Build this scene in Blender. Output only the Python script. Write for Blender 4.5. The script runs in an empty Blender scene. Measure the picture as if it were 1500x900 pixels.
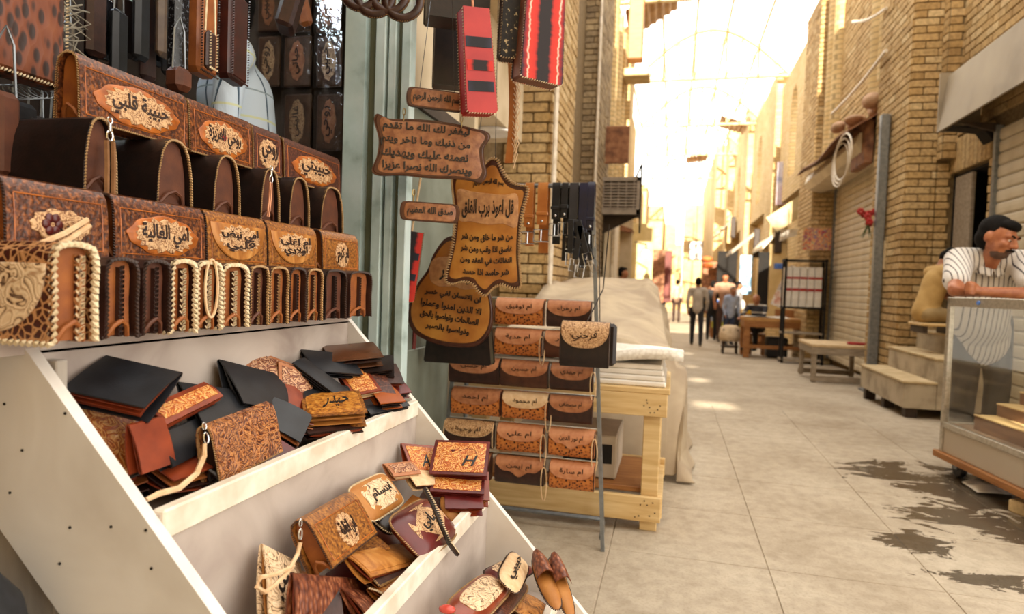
import bpy, bmesh, math, random
from mathutils import Vector, Matrix, Euler, noise
random.seed(7)
SC=bpy.context.scene; COL=SC.collection
R=math.radians; PI=math.pi
V=Vector
# ------------------------------------------------------------------ camera, sky, sun, exposure
F=950.0; CH=1.08; YAW=R(13.8284); PITCH=R(-2.0007); ROLL=R(2.0)
CAM_M=(Matrix.Rotation(YAW,3,'Z')@Matrix.Rotation(PI/2+PITCH,3,'X')@Matrix.Rotation(ROLL,3,'Z'))
cd=bpy.data.cameras.new('camera'); cd.sensor_width=36; cd.lens=36*F/1500; cd.clip_start=.02; cd.clip_end=300
cd.dof.use_dof=True; cd.dof.focus_distance=1.55; cd.dof.aperture_fstop=3.4
cam=bpy.data.objects.new('camera',cd); COL.objects.link(cam)
cam.matrix_world=Matrix.Translation((0,0,CH))@CAM_M.to_4x4(); SC.camera=cam
wd=bpy.data.worlds.new('sky'); SC.world=wd; wd.use_nodes=True
bg=wd.node_tree.nodes['Background']; bg.inputs[0].default_value=(1,.94,.85,1); bg.inputs[1].default_value=3.2
SUN_EL=R(25)
sl=bpy.data.lights.new('sun','SUN'); sl.energy=16; sl.angle=R(.6); sl.color=(1,.9,.72)
so=bpy.data.objects.new('sun',sl); COL.objects.link(so); so.rotation_euler=(PI/2-SUN_EL,0,0)   # shines along +Y, from behind the camera
SC.view_settings.view_transform='Standard'; SC.view_settings.look='None'; SC.view_settings.exposure=0.04; SC.view_settings.gamma=1
SC.view_settings.use_curve_mapping=False
# ------------------------------------------------------------------ pixel helpers (a pixel gives a direction, the plane gives the distance)
C0=V((0,0,CH))
def ray(px,py): return CAM_M@V(((px-750)/F,-(py-450)/F,-1))
def onX(px,py,X): d=ray(px,py); return C0+d*(X/d.x)
def onY(px,py,Y): d=ray(px,py); return C0+d*(Y/d.y)
def onZ(px,py,Z): d=ray(px,py); return C0+d*((Z-CH)/d.z)
def gz(y): return -.3*min(1,max(0,(y-6)/10))      # the street drops gently beyond the near stalls
def gnd(px,py):
    z=0
    for _ in range(30): p=onZ(px,py,z); z=.5*z+.5*gz(p.y)
    return p
# ------------------------------------------------------------------ mesh helpers
class MB:
    def __init__(s): s.v=[]; s.f=[]
    def add(s,vs,fs,M=None):
        o=len(s.v); s.v+=[tuple(M@V(v)) if M else tuple(v) for v in vs]; s.f+=[tuple(i+o for i in f) for f in fs]; return s
    def box(s,a,b,M=None):
        x0,y0,z0=a; x1,y1,z1=b
        return s.add([(x0,y0,z0),(x1,y0,z0),(x1,y1,z0),(x0,y1,z0),(x0,y0,z1),(x1,y0,z1),(x1,y1,z1),(x0,y1,z1)],
          [(3,2,1,0),(4,5,6,7),(0,1,5,4),(1,2,6,5),(2,3,7,6),(3,0,4,7)],M)
    def rbox(s,a,b,r=.004,M=None):     # box with chamfered edges
        x0,y0,z0=a; x1,y1,z1=b; r=min(r,.45*min(x1-x0,y1-y0,z1-z0)); vs=[]; idx={}
        for i,(x,sx) in enumerate(((x0,1),(x1,-1))):
            for j,(y,sy) in enumerate(((y0,1),(y1,-1))):
                for k,(z,sz) in enumerate(((z0,1),(z1,-1))):
                    for ax in range(3):
                        p=[x+sx*r,y+sy*r,z+sz*r]; p[ax]=(x,y,z)[ax]; idx[(i,j,k,ax)]=len(vs); vs.append(p)
        g=lambda i,j,k,a:idx[(i,j,k,a)]; fs=[]
        for i in (0,1):
            q=[g(i,0,0,0),g(i,1,0,0),g(i,1,1,0),g(i,0,1,0)]; fs.append(q if i else q[::-1])
            q=[g(0,i,0,1),g(1,i,0,1),g(1,i,1,1),g(0,i,1,1)]; fs.append(q[::-1] if i else q)
            q=[g(0,0,i,2),g(1,0,i,2),g(1,1,i,2),g(0,1,i,2)]; fs.append(q if i else q[::-1])
        for j in (0,1):
            for k in (0,1):
                q=[g(0,j,k,1),g(1,j,k,1),g(1,j,k,2),g(0,j,k,2)]; fs.append(q if (j==k) else q[::-1])
                q=[g(j,0,k,0),g(j,1,k,0),g(j,1,k,2),g(j,0,k,2)]; fs.append(q[::-1] if (j==k) else q)
                q=[g(j,k,0,0),g(j,k,1,0),g(j,k,1,1),g(j,k,0,1)]; fs.append(q if (j==k) else q[::-1])
        for i in (0,1):
            for j in (0,1):
                for k in (0,1):
                    q=[g(i,j,k,0),g(i,j,k,1),g(i,j,k,2)]; fs.append(q if (i+j+k)%2 else q[::-1])
        return s.add(vs,fs,M)
    def prism(s,poly,d0,d1,M=None,ax='y'):   # polygon in xz (ax y), yz (ax x) or xy (ax z)
        f={'y':lambda p,d:(p[0],d,p[1]),'x':lambda p,d:(d,p[0],p[1]),'z':lambda p,d:(p[0],p[1],d)}[ax]
        n=len(poly); vs=[f(p,d0) for p in poly]+[f(p,d1) for p in poly]
        fs=[tuple(range(n)),tuple(range(2*n-1,n-1,-1))]+[(i,i+n,(i+1)%n+n,(i+1)%n) for i in range(n)]
        return s.add(vs,fs,M)
    def tube(s,pts,r,n=6,M=None,closed=False):
        pts=[V(p) for p in pts]; m=len(pts); vs=[]; rr=r if isinstance(r,(list,tuple)) else [r]*m
        up=V((0,0,1))
        for i,p in enumerate(pts):
            a=pts[(i-1)%m] if (closed or i) else p; b=pts[(i+1)%m] if (closed or i<m-1) else p
            t=(b-a).normalized() if (b-a).length>1e-9 else V((0,0,1))
            e=up-t*up.dot(t)
            if e.length<.05: e=V((1,0,0))-t*t.x
            e.normalize(); g=t.cross(e)
            if i==0: le=e
            else:
                e2=le-t*le.dot(t)
                if e2.length>.05: e=e2.normalized(); g=t.cross(e)
                le=e
            for k in range(n):
                an=2*PI*k/n; vs.append(p+(e*math.cos(an)+g*math.sin(an))*rr[i])
        fs=[(i*n+k,i*n+(k+1)%n,((i+1)%m)*n+(k+1)%n,((i+1)%m)*n+k) for i in range(m if closed else m-1) for k in range(n)]
        if not closed: fs+=[tuple(range(n-1,-1,-1)),tuple(range((m-1)*n,m*n))]
        return s.add(vs,fs,M)
    def cyl(s,a,b,r,n=12,M=None,r2=None): return s.tube([a,b],[r,r if r2 is None else r2],n,M)
    def lathe(s,prof,n=20,M=None):
        m=len(prof); vs=[(r*math.cos(2*PI*k/n),r*math.sin(2*PI*k/n),z) for r,z in prof for k in range(n)]
        fs=[(i*n+k,i*n+(k+1)%n,(i+1)*n+(k+1)%n,(i+1)*n+k) for i in range(m-1) for k in range(n)]
        return s.add(vs,fs+[tuple(range(n-1,-1,-1)),tuple(range((m-1)*n,m*n))],M)
    def ell(s,c,r,nu=12,nv=8,M=None):
        vs=[]; fs=[]
        for j in range(1,nv):
            t=PI*j/nv
            for i in range(nu):
                a=2*PI*i/nu; vs.append((c[0]+r[0]*math.sin(t)*math.cos(a),c[1]+r[1]*math.sin(t)*math.sin(a),c[2]-r[2]*math.cos(t)))
        n=len(vs); vs+=[(c[0],c[1],c[2]-r[2]),(c[0],c[1],c[2]+r[2])]
        for j in range(nv-2):
            for i in range(nu): fs.append((j*nu+i,j*nu+(i+1)%nu,(j+1)*nu+(i+1)%nu,(j+1)*nu+i))
        for i in range(nu): fs.append((n,(i+1)%nu,i)); fs.append((n+1,(nv-2)*nu+i,(nv-2)*nu+(i+1)%nu))
        return s.add(vs,fs,M)
    def capsule(s,a,b,ra,rb,n=12):
        a=V(a); b=V(b); d=b-a; L=max(d.length,1e-6); q=d.to_track_quat('Z','Y').to_matrix().to_4x4()
        prof=[(max(ra*math.sin(t),1e-4),-ra*math.cos(t)) for t in [PI*i/8 for i in range(0,5)]]+[(max(rb*math.cos(t),1e-4),L+rb*math.sin(t)) for t in [PI*i/8 for i in range(0,5)]]
        return s.lathe(prof,n,Matrix.Translation(a)@q)
    def sheet(s,fn,nu,nv,th,M=None):    # fn(u,v)->(point, normal); solid of thickness th along the normal
        A=[];B=[]
        for j in range(nv+1):
            for i in range(nu+1):
                p,n=fn(i/nu,j/nv); p=V(p); n=V(n); A.append(p); B.append(p+n*th)
        W=nu+1; N=len(A); fs=[]
        for j in range(nv):
            for i in range(nu):
                a=j*W+i; fs.append((a,a+1,a+W+1,a+W)); fs.append((N+a,N+a+W,N+a+W+1,N+a+1))
        ed=[i for i in range(W)]+[j*W+nu for j in range(1,nv+1)]+[nv*W+i for i in range(nu-1,-1,-1)]+[j*W for j in range(nv-1,0,-1)]
        for k in range(len(ed)): a=ed[k]; b=ed[(k+1)%len(ed)]; fs.append((b,a,N+a,N+b))
        return s.add(A+B,fs,M)
    def stitches(s,pts,across,l=.006,w=.0022,step=.0055,tilt=.8,closed=False,M=None):   # slanted stitches laid along a path
        pts=[V(p) for p in pts]; 
        if closed: pts=pts+[pts[0]]
        acc=0; nxt=step/2
        for i in range(len(pts)-1):
            a,b=pts[i],pts[i+1]; L=(b-a).length
            if L<1e-7: continue
            t=(b-a)/L; ac=V(across(i) if callable(across) else across).normalized(); nn=t.cross(ac).normalized()
            while nxt<=acc+L:
                p=a+t*(nxt-acc); d=(ac*tilt+t*(1-tilt*.45)).normalized()*l/2; e=nn.cross(d).normalized()*w/2; h=nn*w*.6
                q=[p-d-h*.4,p-e*1.0-h,p+d-h*.4,p+e-h,p-e*.8+h-d*.45,p-e*.8+h+d*.45,p+e*.8+h+d*.45,p+e*.8+h-d*.45]
                s.add([q[0],q[1],q[2],q[3],q[4],q[5],q[6],q[7]],[(4,5,6,7),(0,1,5,4),(1,2,5),(2,6,5),(2,3,6),(3,7,6),(3,0,7),(0,4,7)],M)
                nxt+=step
            acc+=L
        return s
    def mesh(s,name,mat,smooth=False):
        me=bpy.data.meshes.new(name); me.from_pydata(s.v,[],s.f)
        if mat: me.materials.append(mat)
        bm=bmesh.new(); bm.from_mesh(me); bmesh.ops.recalc_face_normals(bm,faces=bm.faces); bm.to_mesh(me); bm.free()
        if smooth: me.shade_smooth(); 
        if smooth and smooth is not True: me.set_sharp_from_angle(angle=R(smooth))
        return me
    def build(s,name,mat,parent=None,smooth=False):
        return put(name,s.mesh(name,mat,smooth),parent)
def put(name,me,parent=None):
    o=bpy.data.objects.new(name,me); COL.objects.link(o)
    if parent: o.parent=parent
    return o
def tag(o,label=None,cat=None,group=None,kind=None):
    for k,x in (('label',label),('category',cat),('group',group),('kind',kind)):
        if x: o[k]=x
    return o
def thing(name,label,cat,loc=(0,0,0),rot=(0,0,0),group=None):
    o=bpy.data.objects.new(name,None); COL.objects.link(o); o.location=loc; o.rotation_euler=rot; o.empty_display_size=.05
    return tag(o,label,cat,group)
def struct(name,mb,mat,parent=None,smooth=False): return tag(mb.build(name,mat,parent,smooth),kind='structure')
def copy_tree(o,parent=None):
    c=o.copy(); COL.objects.link(c); c.parent=parent
    for ch in o.children: copy_tree(ch,c)
    return c
# ------------------------------------------------------------------ materials
MATS={}
def nodes(name):
    m=bpy.data.materials.new(name); m.use_nodes=True; nt=m.node_tree; return m,nt,nt.nodes['Principled BSDF']
def ramp(nt,src,stops):
    r=nt.nodes.new('ShaderNodeValToRGB'); el=r.color_ramp.elements
    while len(el)<len(stops): el.new(.5)
    for e,(p,c) in zip(el,stops): e.position=p; e.color=(*c,1) if len(c)==3 else c
    nt.links.new(src,r.inputs[0]); return r
def coords(nt,kind='Object',scale=(1,1,1)):
    if kind=='World': s=nt.nodes.new('ShaderNodeNewGeometry').outputs['Position']
    else: s=nt.nodes.new('ShaderNodeTexCoord').outputs[kind]
    mp=nt.nodes.new('ShaderNodeMapping'); mp.inputs['Scale'].default_value=scale; nt.links.new(s,mp.inputs[0]); return mp.outputs[0]
def noise_t(nt,co,scale,detail=4,dist=0,rough=.5):
    n=nt.nodes.new('ShaderNodeTexNoise'); n.inputs['Scale'].default_value=scale; n.inputs['Detail'].default_value=detail; n.inputs['Distortion'].default_value=dist; n.inputs['Roughness'].default_value=rough
    nt.links.new(co,n.inputs['Vector']); return n
def bump(nt,b,src,st=.3,dist=.002):
    k=nt.nodes.new('ShaderNodeBump'); k.inputs['Strength'].default_value=st; k.inputs['Distance'].default_value=dist; nt.links.new(src,k.inputs['Height']); nt.links.new(k.outputs[0],b.inputs['Normal']); return k
def mixc(nt,fac,a,b,mode='MIX'):
    x=nt.nodes.new('ShaderNodeMix'); x.data_type='RGBA'; x.blend_type=mode
    for s,i in ((fac,0),(a,6),(b,7)):
        if hasattr(s,'links'): nt.links.new(s,x.inputs[i])
        elif i==0: x.inputs[0].default_value=s
        else: x.inputs[i].default_value=(*s,1)
    return x.outputs[2]
def srgb(h):
    c=[int(h[i:i+2],16)/255 for i in (0,2,4)]; return tuple(x/12.92 if x<=.04045 else ((x+.055)/1.055)**2.4 for x in c)
def mat(name,c1,c2=None,scale=40,rough=.5,b=.25,bs=None,kind='noise',metal=0,dist=0,sc=(1,1,1),co='Object',stops=None,spec=.5,coat=0,rnd=0):
    """c1/c2 hex colours mixed by a procedural texture; bump from the same or a finer noise."""
    if name in MATS: return MATS[name]
    m,nt,p=nodes(name); c2=c2 or c1; a=srgb(c1); d=srgb(c2); v=coords(nt,co,sc)
    if kind=='noise': f=noise_t(nt,v,scale,4,dist).outputs[0]
    elif kind=='voronoi':
        t=nt.nodes.new('ShaderNodeTexVoronoi'); t.inputs['Scale'].default_value=scale; nt.links.new(v,t.inputs['Vector']); f=t.outputs['Distance']
    elif kind=='cells':
        t=nt.nodes.new('ShaderNodeTexVoronoi'); t.feature='DISTANCE_TO_EDGE'; t.inputs['Scale'].default_value=scale; nt.links.new(v,t.inputs['Vector']); f=t.outputs['Distance']
    elif kind=='swirl':
        n0=noise_t(nt,v,scale,2,dist); k0=nt.nodes.new('ShaderNodeMath'); k0.operation='MULTIPLY'; nt.links.new(n0.outputs[0],k0.inputs[0]); k0.inputs[1].default_value=11
        k1=nt.nodes.new('ShaderNodeMath'); k1.operation='PINGPONG'; nt.links.new(k0.outputs[0],k1.inputs[0]); k1.inputs[1].default_value=1; f=k1.outputs[0]
    elif kind=='wave':
        t=nt.nodes.new('ShaderNodeTexWave'); t.inputs['Scale'].default_value=scale; t.inputs['Distortion'].default_value=dist; t.inputs['Detail'].default_value=2; nt.links.new(v,t.inputs['Vector']); f=t.outputs['Fac']
    r=ramp(nt,f,stops and [(q,srgb(h)) for q,h in stops] or [(.35,a),(.65,d)]); col=r.outputs[0]
    if rnd:
        oi=nt.nodes.new('ShaderNodeObjectInfo'); hs=nt.nodes.new('ShaderNodeHueSaturation'); mr=nt.nodes.new('ShaderNodeMapRange'); mr.inputs[3].default_value=1-rnd; mr.inputs[4].default_value=1+rnd
        nt.links.new(oi.outputs['Random'],mr.inputs[0]); nt.links.new(mr.outputs[0],hs.inputs['Value']); nt.links.new(col,hs.inputs['Color']); col=hs.outputs[0]
    nt.links.new(col,p.inputs['Base Color']); p.inputs['Roughness'].default_value=rough; p.inputs['Metallic'].default_value=metal; p.inputs['Specular IOR Level'].default_value=spec; p.inputs['Coat Weight'].default_value=coat
    if b: 
        if bs: f=noise_t(nt,v,bs,3).outputs[0]
        bump(nt,p,f,b,.0015 if co=='Object' else .004)
    MATS[name]=m; return m
# ------------------------------------------------------------------ material table
def brick_mat(name,tones,co='World'):
    m,nt,p=nodes(name); oi=nt.nodes.new('ShaderNodeObjectInfo'); ge=nt.nodes.new('ShaderNodeNewGeometry')
    ad=nt.nodes.new('ShaderNodeMath'); ad.operation='ADD'; nt.links.new(oi.outputs['Random'],ad.inputs[0]); nt.links.new(ge.outputs['Random Per Island'],ad.inputs[1])
    fr=nt.nodes.new('ShaderNodeMath'); fr.operation='FRACT'; nt.links.new(ad.outputs[0],fr.inputs[0])
    r=ramp(nt,fr.outputs[0],[(i/(len(tones)-1),srgb(h)) for i,h in enumerate(tones)])
    v=coords(nt,'World'); n=noise_t(nt,v,26,5,.3); g=ramp(nt,n.outputs[0],[(.3,(.62,.6,.58)),(.6,(1,1,1))])
    n2=noise_t(nt,v,.9,4); g2=ramp(nt,n2.outputs[0],[(.3,(.74,.7,.66)),(.62,(1,1,1))])
    c=mixc(nt,1,mixc(nt,1,r.outputs[0],g.outputs[0],'MULTIPLY'),g2.outputs[0],'MULTIPLY'); nt.links.new(c,p.inputs['Base Color'])
    p.inputs['Roughness'].default_value=.9; bump(nt,p,n.outputs[0],.5,.004); MATS[name]=m; return m
BRICK=brick_mat('buff_brick',['bb9a66','cbab76','d6b886','c2a26c','e0c798'])
BRICK_G=brick_mat('greyed_brick',['988567','ab9674','b8a482','8f7d63','c2af8d'])
def brick_tex(name,c1,c2,mo,sc):
    m,nt,p=nodes(name); ge=nt.nodes.new('ShaderNodeNewGeometry'); sx=nt.nodes.new('ShaderNodeSeparateXYZ'); nt.links.new(ge.outputs['Position'],sx.inputs[0])
    ad=nt.nodes.new('ShaderNodeMath'); nt.links.new(sx.outputs[0],ad.inputs[0]); nt.links.new(sx.outputs[1],ad.inputs[1])
    cx=nt.nodes.new('ShaderNodeCombineXYZ'); nt.links.new(ad.outputs[0],cx.inputs[0]); nt.links.new(sx.outputs[2],cx.inputs[1])
    t=nt.nodes.new('ShaderNodeTexBrick'); t.inputs['Color1'].default_value=(*srgb(c1),1); t.inputs['Color2'].default_value=(*srgb(c2),1); t.inputs['Mortar'].default_value=(*srgb(mo),1)
    t.inputs['Scale'].default_value=1; t.inputs['Brick Width'].default_value=.25; t.inputs['Row Height'].default_value=.085; t.inputs['Mortar Size'].default_value=.008; nt.links.new(cx.outputs[0],t.inputs['Vector'])
    n=noise_t(nt,coords(nt,'World'),.8,4); g=ramp(nt,n.outputs[0],[(.3,(.78,.75,.7)),(.65,(1,1,1))])
    nt.links.new(mixc(nt,1,t.outputs[0],g.outputs[0],'MULTIPLY'),p.inputs['Base Color']); p.inputs['Roughness'].default_value=.9; bump(nt,p,t.outputs[1],-.5,.01); MATS[name]=m; return m
BRICK_F=brick_tex('far_brick','dcc292','d0b27c','a58f66',1)
MORTAR=mat('mortar','6e5a3c','85704e',30,.95,.4,co='World')
PLASTER=mat('plaster','c9b79a','b5a282',4,.9,.2,co='World')
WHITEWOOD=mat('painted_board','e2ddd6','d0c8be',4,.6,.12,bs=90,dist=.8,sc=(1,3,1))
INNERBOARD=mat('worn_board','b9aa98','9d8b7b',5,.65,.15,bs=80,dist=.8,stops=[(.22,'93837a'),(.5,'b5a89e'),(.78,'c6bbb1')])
RAILW=mat('white_rail','eee5d6','d3c5b0',16,.5,.1)
PALEWOOD=mat('pine_wood','dcc08c','c7a46c',5,.6,.12,sc=(.7,9,9),dist=.4)
BROWNWOOD=mat('brown_wood','a8733f','8a572c',6,.55,.12,sc=(.7,8,8),dist=.4)
GREYWOOD=mat('grey_wood','a49684','8a7c6a',8,.8,.25,sc=(1,4,4))
DARKWOOD=mat('dark_wood','3a2a1e','2a1d14',12,.6,.2)
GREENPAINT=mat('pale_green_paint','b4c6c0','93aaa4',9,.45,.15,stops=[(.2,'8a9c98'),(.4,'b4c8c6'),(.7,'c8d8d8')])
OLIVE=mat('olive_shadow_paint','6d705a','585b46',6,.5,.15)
GREENPANEL=mat('grey_green_door','7d8478','666c60',5,.55,.15)
STEEL=mat('grey_steel','8d9296','787d82',30,.4,.1,metal=.6)
ALU=mat('aluminium_frame','c3bdb2','aba598',60,.35,.05,metal=.75)
CHROME=mat('chrome','d8d8d8','c0c0c0',30,.18,0,metal=1)
BRASS=mat('dull_brass','b49a62','8a7240',40,.35,.05,metal=.9)
CANOPY=mat('canopy_metal','b6a68c','9f9078',1.2,.55,.1,stops=[(.3,'6f6557'),(.5,'9a8d79'),(.75,'a99c86')])
SHUTTER=mat('shutter_slats','cbbfa8','b5a88f',3,.5,.1,rnd=.05)
SHUTTER_F=mat('pale_shutter','ddd0b6','c7b89c',3,.5,.1,rnd=.04)
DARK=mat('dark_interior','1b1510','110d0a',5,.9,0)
BLACKM=mat('black_rubber','17161a','232226',40,.6,.1)
def floor_mat():
    m,nt,p=nodes('worn_concrete'); v=coords(nt,'World')
    n1=noise_t(nt,v,1.1,6,.4,.6); n2=noise_t(nt,v,14,5,.2,.65); n3=noise_t(nt,v,90,3)
    c=ramp(nt,n1.outputs[0],[(.28,srgb('9c8c76')),(.5,srgb('b2a490')),(.72,srgb('c0b4a1'))]).outputs[0]
    c=mixc(nt,1,c,ramp(nt,n2.outputs[0],[(.3,(.76,.74,.71)),(.6,(1,1,1))]).outputs[0],'MULTIPLY')
    c=mixc(nt,1,c,ramp(nt,n3.outputs[0],[(.28,(.85,.84,.82)),(.5,(1,1,1))]).outputs[0],'MULTIPLY')
    # spilled water beside the glass case: puddles with ragged edges
    sp=nt.nodes.new('ShaderNodeSeparateXYZ'); nt.links.new(v,sp.inputs[0]); tot=None
    pn=noise_t(nt,coords(nt,'World',(1,1.6,1)),4.2,8,1.1,.68).outputs[0]
    for (cx,cy,rx,ry) in WET:
        a=nt.nodes.new('ShaderNodeVectorMath'); a.operation='SUBTRACT'; nt.links.new(v,a.inputs[0]); a.inputs[1].default_value=(cx,cy,0)
        b=nt.nodes.new('ShaderNodeVectorMath'); b.operation='DIVIDE'; nt.links.new(a.outputs[0],b.inputs[0]); b.inputs[1].default_value=(rx,ry,1e3)
        l=nt.nodes.new('ShaderNodeVectorMath'); l.operation='LENGTH'; nt.links.new(b.outputs[0],l.inputs[0])
        q=nt.nodes.new('ShaderNodeMath'); q.operation='SUBTRACT'; q.inputs[0].default_value=1; nt.links.new(l.outputs['Value'],q.inputs[1])
        if tot is None: tot=q.outputs[0]
        else:
            mx=nt.nodes.new('ShaderNodeMath'); mx.operation='MAXIMUM'; nt.links.new(tot,mx.inputs[0]); nt.links.new(q.outputs[0],mx.inputs[1]); tot=mx.outputs[0]
    w=nt.nodes.new('ShaderNodeMath'); w.operation='MULTIPLY_ADD'; nt.links.new(pn,w.inputs[0]); w.inputs[1].default_value=3.6; w.inputs[2].default_value=-1.95
    s=nt.nodes.new('ShaderNodeMath'); nt.links.new(w.outputs[0],s.inputs[0]); nt.links.new(tot,s.inputs[1])
    wet=ramp(nt,s.outputs[0],[(.06,(0,0,0)),(.13,(1,1,1))]).outputs[0]
    c=mixc(nt,wet,c,mixc(nt,1,c,(.24,.22,.20),'MULTIPLY')); nt.links.new(c,p.inputs['Base Color'])
    rr=nt.nodes.new('ShaderNodeMapRange'); nt.links.new(wet,rr.inputs[0]); rr.inputs[3].default_value=.75; rr.inputs[4].default_value=.22; nt.links.new(rr.outputs[0],p.inputs['Roughness'])
    bump(nt,p,n2.outputs[0],.18,.004); return m
WET=[]
for (px,py,rx,ry) in ((1440,720,.55,.55),(1480,770,.45,.3),(1340,795,.18,.16),(1300,690,.3,.3),(1450,850,.3,.09),(1420,760,.4,.22)):
    q=onZ(px,py,0); WET.append((q.x,q.y,rx,ry))
FLOOR=floor_mat()
# ------------------------------------------------------------------ the street floor: slabs near by, one sheet beyond
def build_floor():
    b=MB(); ys=[-6,0,6,8,10,12,14,16,60]; vs=[]; fs=[]
    for y in ys: vs+=[(-6,y,gz(y)-.005),(7,y,gz(y)-.005)]
    for i in range(len(ys)-1): fs.append((2*i,2*i+1,2*i+3,2*i+2))
    b.add(vs,fs); fl=struct('floor',b,FLOOR)
    mv=[MB().rbox((-.5,-.5,-.03),(.5,.5,0),.004).mesh('slab',FLOOR) for _ in range(1)]
    W,L=.62,.62
    for i in range(8):
        for j in range(14):
            x=-1.45+i*W+W/2; y=.2+j*L+L/2
            if y-L/2<6.0 and not(x<-.9 and y<2.2):
                o=put('slab',mv[0],fl); o.location=(x,y,random.uniform(-.0015,0)); o.scale=(W-.003,L-.003,1); o.rotation_euler=(0,0,random.uniform(-.002,.002))
    return fl
build_floor()
b=MB(); b.box((-1.5,6.0,-.5),(3.1,6.02,-.001)); 
# far floor surface continues level with the slabs
b=MB(); ys=[6.0,8,10,12,14,16,60]; vs=[]; fs=[]
for y in ys: vs+=[(-1.6,y,gz(y)),(3.2,y,gz(y))]
for i in range(len(ys)-1): fs.append((2*i,2*i+1,2*i+3,2*i+2))
struct('floor_far',b.add(vs,fs),FLOOR)
# ------------------------------------------------------------------ brickwork
BR=MB().rbox((-.5,-.5,-.5),(.5,.5,.5),.06)
BRM=[BR.mesh('brick',BRICK)]; BRMG=[BR.mesh('brick',BRICK_G)]
def courses(o,u,nrm,W,z0,z1,hole=None,ch=.085,bl=.25,depth=.03):
    """bricks of a face: o=lower corner, u=unit direction along the face, nrm=outward normal; yields (centre,u,nrm,len,height)"""
    out=[]; u=V(u); nrm=V(nrm); n=int((z1-z0)/ch+.5)
    for k in range(n):
        z=z0+(k+.5)*ch; s=-(bl/2 if k%2 else 0); 
        while s<W-.01:
            a=max(s,0); e=min(s+bl,W)
            if e-a>.03 and not (hole and hole((a+e)/2,z)):
                out.append((V(o)+u*((a+e)/2)+V((0,0,z-o[2]))+nrm*random.uniform(-.004,.005),u,nrm,e-a-.012,ch-.014,depth))
            s+=bl
    return out
def visible(p):
    q=CAM_M.transposed()@(p-C0)
    if q.z>-.1: return False
    x=750+F*q.x/-q.z; y=450-F*q.y/-q.z
    return -20<x<1520 and -20<y<920
def lay(wall,bricks,meshes,matl,limit=300):
    vis=sorted([b for b in bricks if visible(b[0])],key=lambda b:(b[0]-C0).length); ids=set(id(b) for b in vis[:limit]); rest=MB()
    for b in bricks:
        c,u,n,L,H,D=b; M=Matrix((u*L,n*D*1.0,V((0,0,1))*H)).transposed().to_4x4(); M.translation=c-n*(D/2-.012)
        if id(b) in ids: o=put('brick',random.choice(meshes),wall); o.matrix_local=M
        else: rest.rbox((-.5,-.5,-.5),(.5,.5,.5),.05,M)
    if rest.v: tag(rest.build('brick_courses',matl,wall),kind='stuff')
# right wall ------------------------------------------------------
XP,XS,ZT=2.5,2.95,6.7
PIERS=[(8.2,9.4),(13.3,14.7),(18.4,19.8),(23.6,25.0),(29,30.5)]
wr=MB()
wr.box((XS+.02,4.0,-.5),(XS+.5,7.2,2.78)); wr.box((XS+.02,4.0,2.78),(XS+.5,8.25,ZT)); wr.box((XS+.05,7.2,2.45),(XS+.5,8.25,2.9)); wr.box((XS+.02,7.12,-.5),(XS+.2,7.3,2.6))
for i,(a,c) in enumerate(PIERS[:2]):
    wr.box((XP+.014,a+.014,-.6),(XS+.5,c-.014,ZT-.02))
wr.box((2.80,8.06,2.62),(2.96,8.22,ZT))
wr.box((2.72,9.4,3.6),(XS+.5,13.3,ZT-.1)); wr.box((XS+.02,9.4,-.6),(XS+.5,13.3,3.6))
WR=struct('wall_right',wr,MORTAR)
bk=[]
bk+=courses((XP,8.2,-.3),(1,0,0),(0,-1,0),.30,-.3,ZT)+courses((2.80,8.2,-.3),(1,0,0),(0,-1,0),.15,-.3,2.62)+courses((2.80,8.06,2.62),(1,0,0),(0,-1,0),.15,2.62,ZT)
bk+=courses((2.80,8.06,2.62),(0,1,0),(-1,0,0),.14,2.62,ZT)+courses((XP,8.2,-.3),(0,1,0),(-1,0,0),1.2,-.3,ZT)
bk+=courses((XS,4.0,2.86),(0,1,0),(-1,0,0),4.06,2.86,ZT)+courses((XS,7.12,0),(0,1,0),(-1,0,0),.16,0,2.45)
bk+=courses((XP,13.3,-.4),(1,0,0),(0,-1,0),.45,-.4,ZT)+courses((XP,13.3,-.4),(0,1,0),(-1,0,0),1.4,-.4,ZT)
bk+=courses((2.7,9.4,3.6),(0,1,0),(-1,0,0),3.9,3.6,ZT-.1,hole=lambda s,z:False)
bk+=[(V((2.5,13.3,0)),V((1,0,0)),V((0,-1,0)),.01,.01,.01)][:0]
for k in range(10):    # soldier course over the shop door
    bk.append((V((XS,7.27+k*.095+.04,2.655)),V((0,1,0)),V((-1,0,0)),.083,.36,.04))
# round shafts set in the bay above the shutter
lay(WR,bk,BRM,BRICK,300)
b=MB()
for y in (9.75,10.15,12.5,12.95): b.tube([(2.68,y,3.6),(2.68,y,ZT)],.13,10)
struct('wall_right_shafts',b,BRICK_F,None,40)
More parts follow.
